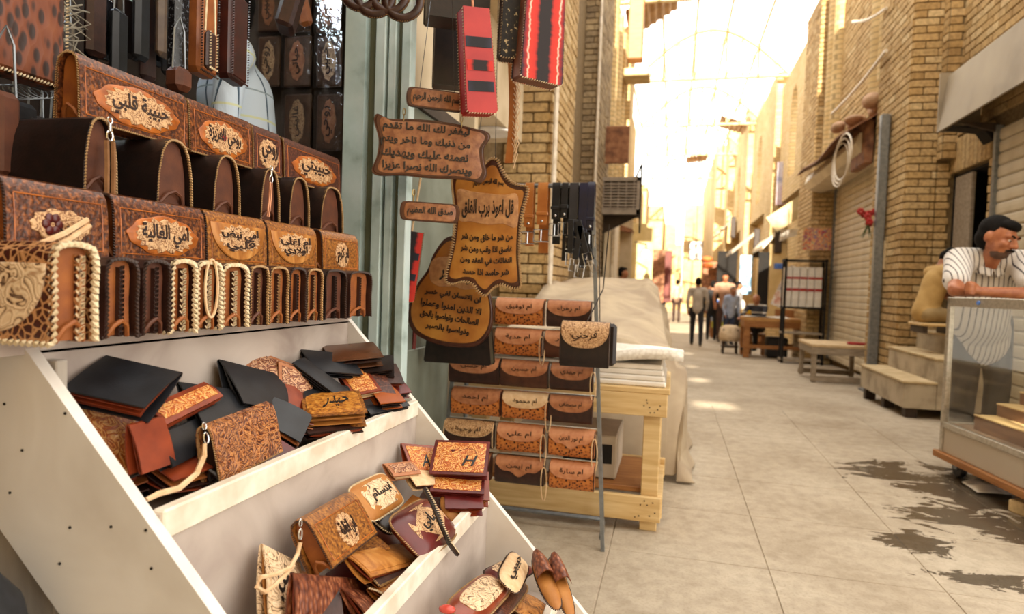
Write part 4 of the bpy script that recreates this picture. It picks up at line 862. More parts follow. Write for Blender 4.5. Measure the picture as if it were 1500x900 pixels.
for i,(a,c,h,cov,gu,la,lab,ls) in enumerate(rowD):
    X=-.85 if i else -.83; y0,y1=span(a,c,430,X); t=y1-y0; w=.21
    T=clutch('clutch_bag',lab,(X-w/2,(y0+y1)/2,ZD),(0,0,0),w,h,t*.93,cov,gu,la,' ' if i==0 else None,'flap' if i==0 else 'none','bags filed in the lowest row',False,ls,flapm=CREAMF,scroll=PALE,top_r=.46,arc=.07,mid=((.16,) if i in (0,) else (0.0,)))
    if i==10: MB().ell((w/2-.02,-t*.45,h*.9),(.006,.004,.006),10,6).build('stud',CHROME,T,True)
    if i==4:
        b=MB(); b.tube([(w/2+.004+.004*math.sin(a),.012*math.sin(a),h*.62+.055*math.cos(a)) for a in [2*PI*k/22 for k in range(22)]],.0028,6,closed=True); b.build('cord_loop',PALE,T)
# row C: fronts toward the street
rowC=[(8,160,'امي','flower',LB,'dark brown bag with a red rosette at the near end of the second bag row',CRM),
 (168,302,'امي الغالية','oval',LB,'dark stamped bag with an oval medallion reading in two words, middle bag row',CRM),
 (304,392,'امي نبض|قلبي','flap',LBO,'amber bag with a fan shaped tan flap beside the oval medallion bag',CRM),
 (394,466,'ام اغلى|اولادي','flap',LBO,'smaller amber bag with a fan shaped tan flap next to the square bag',CRM),
 (474,527,'ام كرم','round',LBO,'small square tan bag with a round medallion at the far end of the middle row',CRM)]
XC=-.95
for i,(a,c,tx,md,cov,lab,scr) in enumerate(rowC):
    y0,y1=span(a,c,330,XC); w=y1-y0; hh=.113
    clutch('clutch_bag',lab,(XC-.03,(y0+y1)/2,ZD+.128),(0,0,PI/2),w*.985,hh,.055,cov,SUEDE,LACE_D,tx,md,'bags facing the street in the second row',True,.0036,gus_left=True)
# row B: gusset ends, on the riser shelf, leathers darkened to paint in their shade
XB=-1.02
rowB=[(122,172,170,DKL2,SUED_D,'dark bag end with a silver clip and suede strap in the third bag row'),
 (229,283,207,DKL,SUED_D,'bag end with beaded lacing below the first calligraphy bag'),
 (312,353,230,DKL,SUED_D,'bag end with beaded lacing below the second calligraphy bag'),
 (382,411,250,DKL2,SUED_D,'dark bag end with a small silver clip and thin cords'),
 (424,455,258,DKL,SUED_D,'bag end with glossy brown gusset between the clip bag and the last bag'),
 (470,505,282,DKL,SUED_D,'bag end at the far end of the third bag row, below the plum bag')]
for i,(a,c,top_,cov,gu,lab) in enumerate(rowB):
    y0,y1=span(a,c,280,XB); w=.2
    T=clutch('clutch_bag',lab,(XB-w/2,(y0+y1)/2,1.22),(0,0,0),w,.136,(y1-y0)*.92,DKL2,gu,LACE_C,None,'none','bags filed in the third row',False,.0042,top_r=.34,arc=.2)
    if i==0: strap(T,[(w/2+.012,.006,.095),(w/2+.016,.004,.05),(w/2+.022,-.002,-.02),(w/2+.03,-.004,-.075)],.014,mat('strap_suede','8a6038','6e4826',30,.6,.2),'wrist_strap',(w/2+.012,.006,.105)); 
    if i==3: strap(T,[(w/2+.008,-.012,.10),(w/2+.012,-.02,.06),(w/2+.014,-.03,.01)],.007,PINKT,'wrist_strap',(w/2+.008,-.012,.108))
# row A: fronts toward the street, top of the pile
rowA=[(112,274,'حبيبة قلبي','oval',LB,'large brown bag with a big orange medallion, near end of the top row',MEDL),
 (276,368,'روحي العزيزة','oval',LB,'brown bag with a red heart in its inscription, second in the top row',MEDL),
 (370,411,'روحي','round',LBP,'narrow brown bag with a round scroll in the top row',MEDL),
 (415,498,'حبيبتي','oval',LBP,'plum brown bag with an orange medallion at the far end of the top row',MEDL)]
XA=-1.075
for i,(a,c,tx,md,cov,lab,mm) in enumerate(rowA):
    y0,y1=span(a,c,170+25*i,XA); w=y1-y0; z=1.358
    T=clutch('clutch_bag',lab,(XA-.025,(y0+y1)/2,z-.002*i),(0,0,PI/2),w*.985,.122,.055,cov,SUEDE,LACE_C,tx,md,'bags facing the street in the top row',True,.0034,medm=mm)
    if i==1:
        b=MB(); plate(b,[(-.004+.0011*(16*math.sin(a)**3)*.45,.052+.001*(13*math.cos(a)-5*math.cos(2*a)-2*math.cos(3*a)-math.cos(4*a))*.5) for a in [2*PI*k/24 for k in range(24)]],lambda x,z,n:(x,-.033-n,z),0,.003); b.build('heart',REDM,T)
# tan wrist strap lying over the near bags
o=thing('wrist_strap','pale tan leather strap loop lying across the near bag with the red rosette','strap',(-.9,.93,1.1))
q=[onX(px,py,-.925) for px,py in ((42,370),(60,357),(95,342),(128,322),(131,330),(100,352),(70,366),(44,372))]
MB().tube([p-V((-.9,.93,1.1)) for p in q],.0045,6,closed=True).build('strap_loop',PALE,o)
# ------------------------------------------------------------------ small goods: wallets and pouches placed by three points
def P(p):      # goods stay between the two stringers of the stand
    q=onX(*p) if p[2]<0 else onY(*p)
    if q.y<.805: q=onY(p[0],p[1],.805)
    if q.y>1.72: q=onY(p[0],p[1],1.72)
    return q
def basis(A,B,C):    # A origin, B along local x, C toward local y; returns matrix, |x|, |y|
    A,B,C=P(A),P(B),P(C); x=(B-A); w=x.length; x.normalize(); y=(C-A); y-=x*y.dot(x); d=y.length; y.normalize(); z=x.cross(y)
    if z.z<0: pass
    M=Matrix((x,y,z)).transposed().to_4x4(); M.translation=A; return M,w,d
def wal(label,A,B,C,ang=12,cov=REDB,inn=REDB,leaf=3,panel=None,dots=None,text=None,group=None,th=.0028,flip=False,textm=LETB,lace=None,heart=False):
    """bifold wallet: A-B is the spine on the cover, C the free edge; the covers splay below it by ang degrees"""
    M,w,d=basis(A,B,C)
    up=1 if M.col[2].z>0 else -1
    T=thing('wallet',label,'wallet',(0,0,0),(0,0,0),group); T.matrix_world=M
    r=.004; a=R(ang)
    def cover(u,v):
        x=w*u
        if v<.45: s=d*(1-v/.45); c=.006*math.sin(PI*s/d); return (x,s,c*.5*up),(0,0,-up)
        if v<.55: k=(v-.45)/.1*PI; return (x,-r*math.sin(k),-up*(r-r*math.cos(k))),(0,math.sin(k),up*-math.cos(k))
        s=d*.97*(v-.55)/.45; return (x,s*math.cos(a),-up*(2*r+s*math.sin(a)+.004*math.sin(PI*s/d))),(0,0,up)
    MB().sheet(cover,4,26,th).build('cover',cov,T,40)
    for k in range(leaf):
        f=(k+1)/(leaf+1); aa=a*f; z0=2*r*f; dd=d*(.96-.05*(k%2)); w0=.004+.003*k
        def lf(u,v,aa=aa,z0=z0,dd=dd,w0=w0,k=k): s=.003+dd*v; return (w0+(w-2*w0)*u,s*math.cos(aa),-up*(z0+s*math.sin(aa)+.004*math.sin(3*v+k)*v)),(0,0,-up)
        MB().sheet(lf,2,6,.0015).build('inner_leaf',inn,T,40)
    def mp(x,y,n): c=.003*math.sin(PI*max(0,min(1,y/d))); return (x,y,up*(n+c))
    e=.009
    if panel:
        b=MB(); q=[]; n=10
        pts=[(e,e),(w-e,e),(w-e,d-e),(e,d-e)]
        for (p,s) in zip(pts,pts[1:]+pts[:1]):
            for i in range(n): f=i/n; wv=.0022*math.sin(f*n*PI) if i%2 else -.001; dx,dy=s[0]-p[0],s[1]-p[1]; L=math.hypot(dx,dy); q.append((p[0]+dx*f-dy/L*wv,p[1]+dy*f+dx/L*wv))
        plate(b,q,mp,.0002,.0018); b.build('tooled_panel',panel,T,30)
    if dots:
        b=MB(); 
        for i in range(int(d/.006)): b.ell(mp(w*.9,.004+i*.006,.0014),(.0012,.0016,.0008),6,4)
        for i in range(int(w/.006)): b.ell(mp(.003+i*.006,d-.005,.0014),(.0016,.0012,.0008),6,4)
        b.build('stitch_dots',dots,T)
    if lace: b=MB(); b.stitches([mp(0,d*i/10,0) for i in range(11)],(1,0,0),.007,.0024,.005); b.stitches([mp(w,d*i/10,0) for i in range(11)],(1,0,0),.007,.0024,.005); b.stitches([mp(w*i/10,d,0) for i in range(11)],(0,1,0),.007,.0024,.005); b.build('lacing',lace,T)
    if text:
        b=MB(); s,cx,cy,tw,thh,sl=text; 
        letters(b,s,w*cx,d*(1-cy),w*tw,d*thh,(lambda x,y,n:mp(x,d-y,n)) if up>0 else (lambda x,y,n:mp(x,d-y,n)),.0018,.0026,slant=sl); b.build('lettering',textm,T)
    if heart:
        b=MB(); plate(b,[(w*.36+.0009*(16*math.sin(t)**3)*.42,d*.34-.0009*(13*math.cos(t)-5*math.cos(2*t)-2*math.cos(3*t)-math.cos(4*t))*.42) for t in [2*PI*k/24 for k in range(24)]],mp,.0015,.0028); b.tube([mp(w*.46,d*.36,.002),mp(w*.62,d*.24,.002),mp(w*.75,d*.3,.002),mp(w*.8,d*.5,.002)],.0006,5); b.build('heart',MAR,T)
    return T
def pouch(label,A,B,C,outline,thick,m,lace=None,text=None,name='leather_pouch',cat='pouch',group=None,panel=None,lw=.0024,insole=None,textm=LETB):
    """soft stuffed pouch: outline in unit square (0..1), A origin, B x axis, C y axis"""
    M,w,d=basis(A,B,C); up=1 if M.col[2].z>0 else -1
    T=thing(name,label,cat,(0,0,0),(0,0,0),group); T.matrix_world=M
    pts=[(p[0]*w,p[1]*d) for p in outline]; n=len(pts); cx=sum(p[0] for p in pts)/n; cy=sum(p[1] for p in pts)/n
    def ring(s,z): return [(cx+(p[0]-cx)*s,cy+(p[1]-cy)*s,up*z) for p in pts]
    prof=[(0.02,-thick*.55),(.6,-thick*.5),(.9,-thick*.25),(1,0),(.9,thick*.25),(.62,thick*.46),(.3,thick*.53)]
    vs=[]; 
    for s,z in prof: vs+=ring(s,z-thick*.45)
    vs.append((cx,cy,up*(thick*.1))); fs=[]
    for r_ in range(len(prof)-1):
        for i in range(n): fs.append((r_*n+i,r_*n+(i+1)%n,(r_+1)*n+(i+1)%n,(r_+1)*n+i))
    k=(len(prof)-1)*n
    for i in range(n): fs.append((k+i,k+(i+1)%n,len(vs)-1))
    fs.append(tuple(range(n-1,-1,-1)))
    MB().add(vs,fs).build('shell',m,T,60)
    def mp(x,y,q):
        s=max(1e-6,math.hypot((x-cx)/(w/2),(y-cy)/(d/2))); return (x,y,up*(thick*.08-thick*.32*min(1,s)**2.2+q))
    if lace:
        b=MB(); b.stitches([(p[0],p[1],up*-thick*.42) for p in pts],lambda i:(pts[i%n][0]-cx,pts[i%n][1]-cy,.0),.008,lw,lw*2.1,.75,True); b.build('lacing',lace,T)
    if panel:
        b=MB(); plate(b,[(cx+(p[0]-cx)*.74,cy+(p[1]-cy)*.74) for p in pts],mp,.0005,.003); b.build('tooled_panel',panel,T,30)
    if text:
        b=MB(); s,tw,thh,sl=text; letters(b,s,cx,d-cy,w*tw,d*thh,lambda x,y,q:mp(x,d-y,q),.003,.0045,slant=sl); b.build('lettering',textm,T)
    if insole: b=MB(); plate(b,[(cx+(p[0]-cx)*.7,cy+.16*d+(p[1]-cy)*.55) for p in pts],mp,.001,.004); b.build('insole',insole,T,30)
    return T
def blob(k=0,p=2.4,n=28):
    o=[]
    for i in range(n):
        a=2*PI*i/n; c,s=math.cos(a),math.sin(a); o.append((.5+.5*math.copysign(abs(c)**(2/p),c),.5+.5*math.copysign(abs(s)**(2/p),s)))
    return o
def arched(n=20): return [(0,0.02),(1,0.02),(1,.45)]+[(.5+.5*math.cos(PI*i/n),.45+.53*math.sin(PI*i/n)) for i in range(1,n)]+[(0,.45)]
# ------------------------------------------------------------------ tray one
G1='wallets heaped in the top tray'
wal('big black leather wallet lying open on top of the heap in the top tray',(155,521,-.925),(266,546,-.80),(100,572,.805),16,BLK,REDB,4,None,None,None,G1)
wal('orange floral wallet with white stitch dots under the big black wallet',(110,586,.84),(205,610,.93),(172,700,.84),4,REDB,REDB,3,FLORO,PALE,None,G1)
wal('red brown wallet showing its plain leaves below the orange floral wallet',(190,625,-.80),(240,612,-.80),(196,700,-.75),14,REDB,REDB,3,None,None,None,G1)
wal('open floral wallet with curled orange inner flap beside the big black wallet',(212,598,-.83),(300,560,-.87),(232,628,-.79),22,REDB,REDB,3,FLORO,None,None,G1)
wal('black wallet with wavy leaves in the middle of the top tray',(262,560,-.885),(350,572,-.87),(225,640,-.80),9,BLK,BLK,4,None,None,None,G1)
wal('narrow black wallet standing on edge near the tray rail',(228,640,-.80),(300,610,-.84),(215,705,-.745),16,BLK,BLK,4,None,None,None,G1)
wal('black wallet propped behind the tooled bag with the strap',(300,625,-.81),(345,600,-.84),(265,700,-.735),18,BLK,DKL2,4,None,None,None,G1)
T=wal('black bifold wallet with a small silver emblem beside the rosewood wallets',(322,527,-.91),(422,552,-.89),(285,578,-.84),14,BLK,BLK,4,None,None,None,G1)
b=MB(); b.ell((.045,.028,.002),(.0045,.003,.0012),8,4); b.ell((.052,.03,.002),(.003,.003,.0012),8,4); b.build('emblem',CHROME,T)
wal('brown ruffled wallet lying between the black bifold and the amber wallet',(395,575,-.86),(425,560,-.87),(400,655,-.77),20,REDB,SUEDE,5,None,None,None,G1)
wal('long rosewood tooled wallet behind the black bifold wallet',(360,508,1.32),(458,545,1.46),(340,538,1.24),6,ROSE,REDB,2,FLORP,None,None,G1)
wal('second rosewood tooled wallet with stud row leaning on the black bifold',(408,530,1.36),(458,548,1.44),(400,598,1.28),8,ROSE,REDB,3,FLORP,None,None,G1)
wal('grey black wallet tucked behind the glossy brown bifold',(440,512,1.50),(508,518,1.62),(432,542,1.40),6,BLK,BLK,2,None,None,None,G1)
wal('glossy brown bifold wallet on top at the far end of the top tray',(472,507,1.62),(546,501,1.71),(458,532,1.50),10,mat('glossy_brown_leather','5d3b26','4b2c1b',12,.22,.1),DKL,2,None,None,None,G1)
wal('thick black bifold wallet leaning below the glossy brown one',(446,524,1.46),(514,574,1.48),(440,540,1.40),20,BLK,BLK,5,None,None,None,G1)
wal('black wallet lying flat between the rosewood wallet and the amber wallet',(440,560,1.42),(510,566,1.5),(434,592,1.32),5,BLK,BLK,2,None,None,None,G1)
wal('small orange floral wallet with cream edge near the far end of the top tray',(492,545,1.56),(533,538,1.62),(506,582,1.48),8,REDB,PALE,3,FLORO,None,None,G1)
T=wal('brown strap wallet closed by a silver snap near the far end of the top tray',(532,543,1.60),(558,540,1.64),(517,594,1.48),10,LBP,REDB,3,None,None,None,G1)
MB().rbox((.004,.014,.0),(.034,.026,.006),.002).build('snap_strap',ROSE,T); MB().ell((.014,.02,.0065),(.004,.004,.0015),10,5).build('snap',CHROME,T)
wal('black wallet fanned open at the far end stringer',(520,526,1.66),(576,520,1.70),(518,548,1.58),12,DKL2,DKL2,4,None,None,None,G1)
wal('dark brown wallet with frayed leaves against the far stringer',(550,533,1.66),(580,533,1.70),(546,562,1.58),18,DKL,REDB,4,None,None,None,G1)
wal('dark plum wallet standing by the far stringer',(546,556,1.62),(584,552,1.69),(545,582,1.55),12,MAR,DKL2,3,None,None,None,G1)
wal('plain orange leather wallet near the far end of the tray rail',(538,568,1.56),(574,565,1.62),(533,594,1.48),12,mat('plain_orange_leather','a3521c','8a4316',12,.35,.1),DKL2,3,None,None,None,G1)
wal('black wallet lying on the tray floor by the far end of the rail',(530,596,1.50),(588,584,1.64),(520,612,1.44),8,BLK,BLK,2,None,None,None,G1)
wal('amber stamped wallet with a dark cursive name on the tray rail',(440,577,1.38),(526,572,1.46),(428,612,1.26),14,LBO,SUEDE2,3,mat('amber_stamped','b06a20','6e3c12',120,.35,.5,stops=[(.3,'6e3a12'),(.5,'b06f26'),(.7,'d09642')]),None,('حيدر',.55,.5,.4,.5,.2),G1)
wal('dark laced wallet lying under the amber stamped wallet',(440,622,1.30),(520,612,1.40),(430,640,1.24),6,DKL,REDB,3,None,None,None,G1,lace=LACE_D)
# tooled purse with pale strap at the rail
def free_clutch(A,B,C,label,th,**kw):
    """A lower left, B lower right, C upper left of the front face"""
    A,B,C=P(A),P(B),P(C); x=(B-A); w=x.length; x.normalize(); z=(C-A); z-=x*z.dot(x); h=z.length; z.normalize(); y=z.cross(x)
    M=Matrix((x,y,z)).transposed().to_4x4(); M.translation=A+x*w/2+y*th/2
    T=clutch('clutch_bag',label,(0,0,0),(0,0,0),w,h,th,**kw); T.matrix_world=M; return T,w,h
T,w,h=free_clutch((322,708,-.735),(412,662,-.735),(316,622,-.75),'swirl tooled brown purse with a pale strap standing on the top tray rail',.034,cov=FLOR,gus=DKL2,lace=LACE_C,text=None,med='none',border=False,ls=.003)
b=MB(); pts=[onX(px,py,-.74) for px,py in ((300,650),(299,668),(288,694),(262,716),(232,724),(214,733))]; inv=T.matrix_world.inverted()
b.tube([inv@p for p in pts],[.003,.0045,.005,.005,.005,.004],6); b.build('strap',PALE,T)
c=inv@onX(302,642,-.74); b=MB(); b.tube([c+V((.005*math.sin(a),0,.009*math.cos(a))) for a in [2*PI*i/12 for i in range(12)]],.0014,5,closed=True); b.tube([c+V((.004*math.sin(a),0,.02+.006*math.cos(a))) for a in [2*PI*i/12 for i in range(12)]],.0012,5,closed=True); b.build('clip',CHROME,T)
# ------------------------------------------------------------------ tray two
G2='goods in the middle tray'
wal('cream tooled long wallet with black swirls at the near end of the middle tray',(385,798,-.68),(440,826,-.655),(305,868,-.60),6,CREAMF,SUEDE2,2,CREAMF,None,('روحي',.5,.5,.5,.5,0),G2)
free_clutch((486,834,-.575),(551,783,-.585),(449,757,-.63),'amber stamped purse with a round inscription and silver clip strap in the middle tray',.045,cov=LBO,gus=SUEDE,lace=LACE_D,text='امي الغالية',med='round',ls=.003,group=G2)
b=None
o=thing('wrist_strap','pale wrist strap with silver clip hanging on the amber stamped purse','strap',onX(437,800,-.61)); c0=onX(437,800,-.61)
MB().tube([onX(px,py,-.60)-c0 for px,py in ((440,795),(436,812),(425,832),(404,842),(382,846),(376,860),(388,868),(402,858),(418,842),(430,828))],.0036,6).build('strap_loop',PALE,o)
b=MB(); c=onX(440,783,-.605)-c0; b.tube([c+V((0,.005*math.sin(a),.009*math.cos(a))) for a in [2*PI*i/12 for i in range(12)]],.0015,5,closed=True); b.tube([c+V((0,.004*math.sin(a),.02+.006*math.cos(a))) for a in [2*PI*i/12 for i in range(12)]],.0013,5,closed=True); b.build('clip',CHROME,o)
pouch('cream tooled flap purse with a looping name behind the amber purse',(512,712,-.66),(566,686,-.665),(552,762,-.595),blob(0,6),.03,SUEDE2,LACE_W,('ابتسام',.5,.3,.1),group=G2,panel=CREAMF,name='flap_purse',cat='purse')
wal('rosewood wallet with scroll edge behind the cream flap purse',(562,680,1.50),(602,676,1.58),(546,702,1.42),10,ROSE,PALE,3,FLORP,None,None,G2)
wal('pale wallet lying open between the orange wallets and the cream purse',(592,690,1.54),(630,688,1.62),(583,714,1.46),10,PALE,DKL,3,None,None,None,G2)
wal('orange floral wallet with the letter A against the back of the middle tray',(588,650,1.62),(636,654,1.70),(562,690,1.50),10,REDB,REDB,3,FLORO,None,('A',.55,.6,.25,.42,.3),G2)
wal('orange floral wallet with a heart and the letter H on top of the far stack',(638,645,1.68),(718,648,1.71),(630,694,1.58),7,MAR,MAR,3,FLORO,None,('H',.68,.62,.2,.3,.3),G2,heart=True)
wal('maroon wallet with orange floral edge just under the letter H wallet',(634,690,1.62),(710,694,1.66),(634,720,1.55),9,MAR,MAR,3,FLORO,None,None,G2)
wal('maroon wallet with a strap tab at the bottom of the far stack',(650,712,1.60),(704,712,1.64),(655,745,1.53),16,MAR,REDB,5,None,None,None,G2)
wal('brown wallet edges poking out behind the letter H stack',(686,690,1.68),(716,692,1.70),(694,732,1.60),14,REDB,SUEDE,4,None,None,None,G2)
pouch('glossy maroon box purse with a cream inscription panel in the middle tray',(572,752,-.565),(630,718,-.555),(606,836,-.472),blob(0,5),.05,MAR,LACE_C,('احبابي',.42,.36,.1),group=G2,panel=CRM,name='box_purse',cat='purse')
pouch('oval tan coin pouch with dark braided rim beside the maroon purse',(640,722,1.56),(668,718,1.60),(648,772,1.50),blob(0,2.1),.022,SUEDE2,LACE_D,None,group=G2,name='coin_pouch')
o=thing('braided_strap','dark braided strap with white lacing hanging over the middle tray rail','strap',onX(648,770,-.55)); c0=onX(648,770,-.55); pts=[onX(px,py,X)-c0 for px,py,X in ((622,716,-.535),(634,738,-.505),(646,768,-.475),(658,796,-.462),(670,812,-.458))]
MB().tube(pts,.006,6).build('strap',DKL2,o); b=MB(); b.stitches([p+V((.005,-.003,.004)) for p in pts],(.6,.6,.5),.007,.002,.006); b.build('lacing',LACE_W,o)
wal('tan streaked long wallet in front of the amber purse',(505,812,-.585),(588,796,-.58),(520,852,-.525),9,TAN,REDB,3,TAN,None,None,G2)
wal('dark wallet with white side lacing under the tan streaked wallet',(530,838,-.555),(588,814,-.555),(545,865,-.515),9,DKL,SUEDE,3,None,None,None,G2,lace=LACE_C)
wal('brown laced wallet resting on the middle tray rail',(540,862,-.535),(592,832,-.53),(548,890,-.495),9,LBO,SUEDE,3,None,None,None,G2,lace=LACE_W)
wal('large red brown woven wallet at the near end of the middle tray',(430,842,-.60),(526,850,-.57),(345,912,-.53),8,WOV,REDB,3,WOV,None,None,G2)
wal('second woven wallet lying below the large woven wallet',(502,862,-.56),(545,868,-.545),(470,915,-.50),8,WOV,REDB,3,None,None,None,G2)
pouch('dark purse with black and white lacing between the amber and the maroon purse',(545,752,-.625),(568,740,-.625),(556,792,-.57),blob(0,3),.03,DKL2,LACE_W,None,group=G2,name='small_purse',cat='purse')
# ------------------------------------------------------------------ tray three
G3='goods in the lowest tray'
pouch('cream scroll tooled pouch lying at the back of the lowest tray',(703,832,-.44),(745,812,-.44),(722,868,-.37),blob(0,4),.03,MAR,LACE_D,None,group=G3,panel=CREAMF)
pouch('long cream and brown tooled pouch in front of the scroll pouch',(650,880,-.42),(712,830,-.42),(695,922,-.34),blob(0,4),.03,REDB,LACE_C,None,group=G3,panel=CREAMF)
pouch('dark stamped brown pouch with dotted rim in the lowest tray',(697,882,-.40),(740,836,-.40),(732,918,-.325),blob(0,4.5),.028,LBP,LACE_C,None,group=G3)
pouch('small cream purse with a black name standing in the lowest tray',(730,840,-.365),(752,800,-.385),(768,858,-.315),blob(0,4),.025,PALE,LACE_D,('حبيبي',.7,.3,.0),group=G3,name='cream_purse',cat='purse')
pouch('tan pouch with dark swirl grain at the front of the lowest tray',(735,870,-.37),(775,862,-.355),(728,935,-.30),blob(0,3),.03,mat('swirl_tan_leather','8a4f1f','c08040',16,.4,.3,kind='swirl',dist=1.5,stops=[(.08,'3a1e0d'),(.2,'9a5c26'),(.7,'b87838'),(1,'c98d4a')]),LACE_C,None,group=G3)
def slipper(label,A,B,C):
    T=pouch(label,A,B,C,blob(0,2.3),.022,SUEDE2,LACE_D,None,'leather_slipper','slipper','slippers in the lowest tray')
    M,w,d=basis(A,B,C); up=1 if M.col[2].z>0 else -1
    def f(u,v): x=w*u; y=d*.03+d*.5*v; ww=max(0,1-((y-d*.5)/(d*.5))**2)**.5; xx=w/2+(u-.5)*w*1.04*ww; return (xx,y,up*(.006+.02*math.sin(PI*u)*ww)),(0,0,up)
    MB().sheet(f,10,8,.003).build('vamp',WOV,T,60)
slipper('woven toed brown slipper at the far end of the lowest tray, nearer the tan pouch',(772,812,1.62),(797,808,1.64),(768,898,1.42))
slipper('woven toed brown slipper at the far end of the lowest tray, against the stringer',(798,812,1.61),(820,814,1.63),(796,900,1.42))
o=MB().ell((0,0,0),(.018,.012,.008),10,6).build('red_key_fob',mat('red_gloss','b8352a','d0584a',8,.25,.1),None,True); o.location=onX(655,893,-.41); tag(o,'small red leather key fob at the near edge of the lowest tray goods','key fob')
# loose layers at the bottom of the trays
random.seed(31)
def filler(n,x0,x1,z0,z1,y0,y1,cols,names,where,grp):
    k=0
    for i in range(n):
        y=y0+(y1-y0)*(i+random.uniform(.1,.9))/n; x=random.uniform(x0+.03,x1-.06); z=random.uniform(z0,z1); ci=i%len(cols)
        T=thing('wallet','%s wallet, number %s from the near end, loose layer of %s tray'%(names[ci],('one','two','three','four','five','six','seven','eight','nine','ten','eleven','twelve','thirteen','fourteen','fifteen','sixteen')[i],where),'wallet',(x,y,z),(random.uniform(-.3,.3),random.uniform(.05,.5),random.uniform(-.9,.9)),grp)
        w,d=random.uniform(.085,.11),random.uniform(.08,.1); m=cols[ci]
        for q in range(4): MB().sheet(lambda u,v,q=q:((-w/2+w*u,-d/2+d*v,-.006*q+.004*math.sin(3*u+q)+(.008*v*(3-q) if True else 0)),(0,0,-1)),5,5,.0024).build('cover' if q in (0,3) else 'inner_leaf',m if q in (0,3) else (REDB,SUEDE,DKL)[q%3],T,50)
filler(15,-.92,-.72,.715,.765,.86,1.70,[BLK,REDB,DKL,BLK,MAR,SUEDE],['plain black','red brown','dark brown','thin black','maroon','suede brown'],'top','wallets heaped in the top tray')
filler(9,-.69,-.52,.468,.50,.86,1.66,[REDB,DKL,TAN,MAR,LBO],['red brown','dark brown','streaked tan','maroon','amber'],'middle','goods in the middle tray')
filler(6,-.46,-.31,.24,.265,1.2,1.62,[REDB,LBP,SUEDE],['red brown','plum','suede brown'],'lowest','goods in the lowest tray')
# ------------------------------------------------------------------ purses on the rack
def purse(label,px0,px1,row,body,flapm,text,flap='round',h=.112,cord=None,lace=None,Y=None,z=None,drop=0):
    z=RUNG[row] if z is None else z; y=(rackY(z) if Y is None else Y)-.012; a=onY(px0,440+46*row,y).x; c=onY(px1,440+46*row,y).x; w=c-a; Tt=.052
    T=thing('flap_purse',label,'purse',((a+c)/2,y,z-h+.004-drop),(0,0,0),'purses on the rack rungs')
    def fy(q): return -Tt*max(0.0,1-abs((q-.45*h)/(.56*h))**3.2)**.5
    n=18; pr=[(fy(h*i/n),h*i/n) for i in range(n+1)]; poly=[(0,0)]+pr+[(0,h)]
    MB().prism(poly,-w/2,w/2,ax='x').build('body',body,T,40)
    def mp(x,q,nn): return (x,fy(q)-nn,q)
    def zb(x):
        s=min(1,abs(2*x/w)); 
        if flap=='point': return h*(.36+.36*s**1.4-.05*math.cos(s*9)) 
        return h*(.42+.40*(1-max(0,1-s**2.6)**.5))
    def ff(u,v): x=(-.5+u)*w*.985; q=h*1.0+(zb(x)-h)*v; q=min(q,h*.995); return mp(x,q,.001),(0,-1,0)
    fl=MB().sheet(ff,20,8,.0035).build('flap',flapm,T,50)
    b=MB(); b.stitches([mp((-.5+i/24)*w*.985,zb((-.5+i/24)*w*.985),.0045) for i in range(25)],(0,.1,1),.0055,.0018,.0048); b.build('stitching',lace or ROSE,fl)
    b=MB(); letters(b,text,0,h*.70,w*.52,h*.24,lambda x,q,nn:mp(x,q,.0045+nn),0,.0012,arch=-h*.03); b.build('lettering',LET,fl)
    e=MB()
    for s in (-1,1): e.tube([(s*w/2,p[0],p[1]) for p in pr[1:-1]],.0025,5)
    e.build('side_seam',lace or DKL,T)
    if cord:
        s,L=cord; b=MB(); hang_loop(b,(s*w/2,-.05,h*.75),L,.012,.0025,.004); b.build('wrist_cord',PALE,T)
    return T
purse('spotted purse with rosy tan flap at the top of the rack beside the pear plaque',730,800,0,SPOT,PINKT,'ام توفيق')
purse('dark purse with brown flap at the top of the rack under the belts',805,868,0,DKL,ROSE,'ام زهراء')
purse('spotted purse with rosy flap on the second rung',729,797,1,SPOT,PINKT,'ام هدية',cord=(1,.12))
purse('brown purse half hidden behind the hanging dark purse on the second rung',801,868,1,SUED_D,PINKT,'ام نور')
purse('dark purse with pale rosy flap at the hinge side of the third rung',664,735,2,DKL,PINKT,'ام حسن')
purse('brown purse with a narrow rosy flap in the middle of the third rung',738,806,2,mat('russet_leather','3d2015','54301f',30,.4,.2),ROSE,'ام حسين')
purse('dark purse with tan flap at the post side of the third rung',810,871,2,DKL,ROSE,'ام مهدي',cord=(1,.12))
purse('spotted purse with rosy flap at the hinge side of the fourth rung',666,737,3,SPOT,ROSE,'ام احمد')
purse('spotted purse with the palest flap in the middle of the fourth rung',740,806,3,SPOT,PALE,'ام محمود',cord=(1,.13))
purse('dark purse with rosy flap at the post side of the fourth rung',808,870,3,DKL,ROSE,'ام مصطفى')
purse('dark purse with yellowish scalloped flap at the hinge side of the fifth rung',656,726,4,DKL,CRM,'ام وحيد',lace=PALE)
purse('spotted purse with broad rosy flap in the middle of the fifth rung',732,799,4,SPOT,PINKT,'ام علي',cord=(1,.14))
purse('spotted purse with uneven rosy flap at the post side of the fifth rung',807,873,4,SPOT,PINKT,'ام نور الدين',flap='point',cord=(1,.14))
purse('dark purse with a pointed tan flap on the lowest rung',730,800,5,DKL,ROSE,'ام ايمن',flap='point',cord=(1,.14))
purse('spotted purse with rosy flap at the post side of the lowest rung',808,873,5,SPOT,PINKT,'ام سارة')
purse('russet purse mostly hidden at the hinge side of the lowest rung',668,722,5,SUED_D,ROSE,'ام امير')
q=onY(862,472,2.52)
T=purse('dark purse with tan flap and green dots hung outside the rack post',826,896,0,DKL2,CRM,'فرحتي',h=.175,Y=2.52,z=q.z,lace=LACE_D)
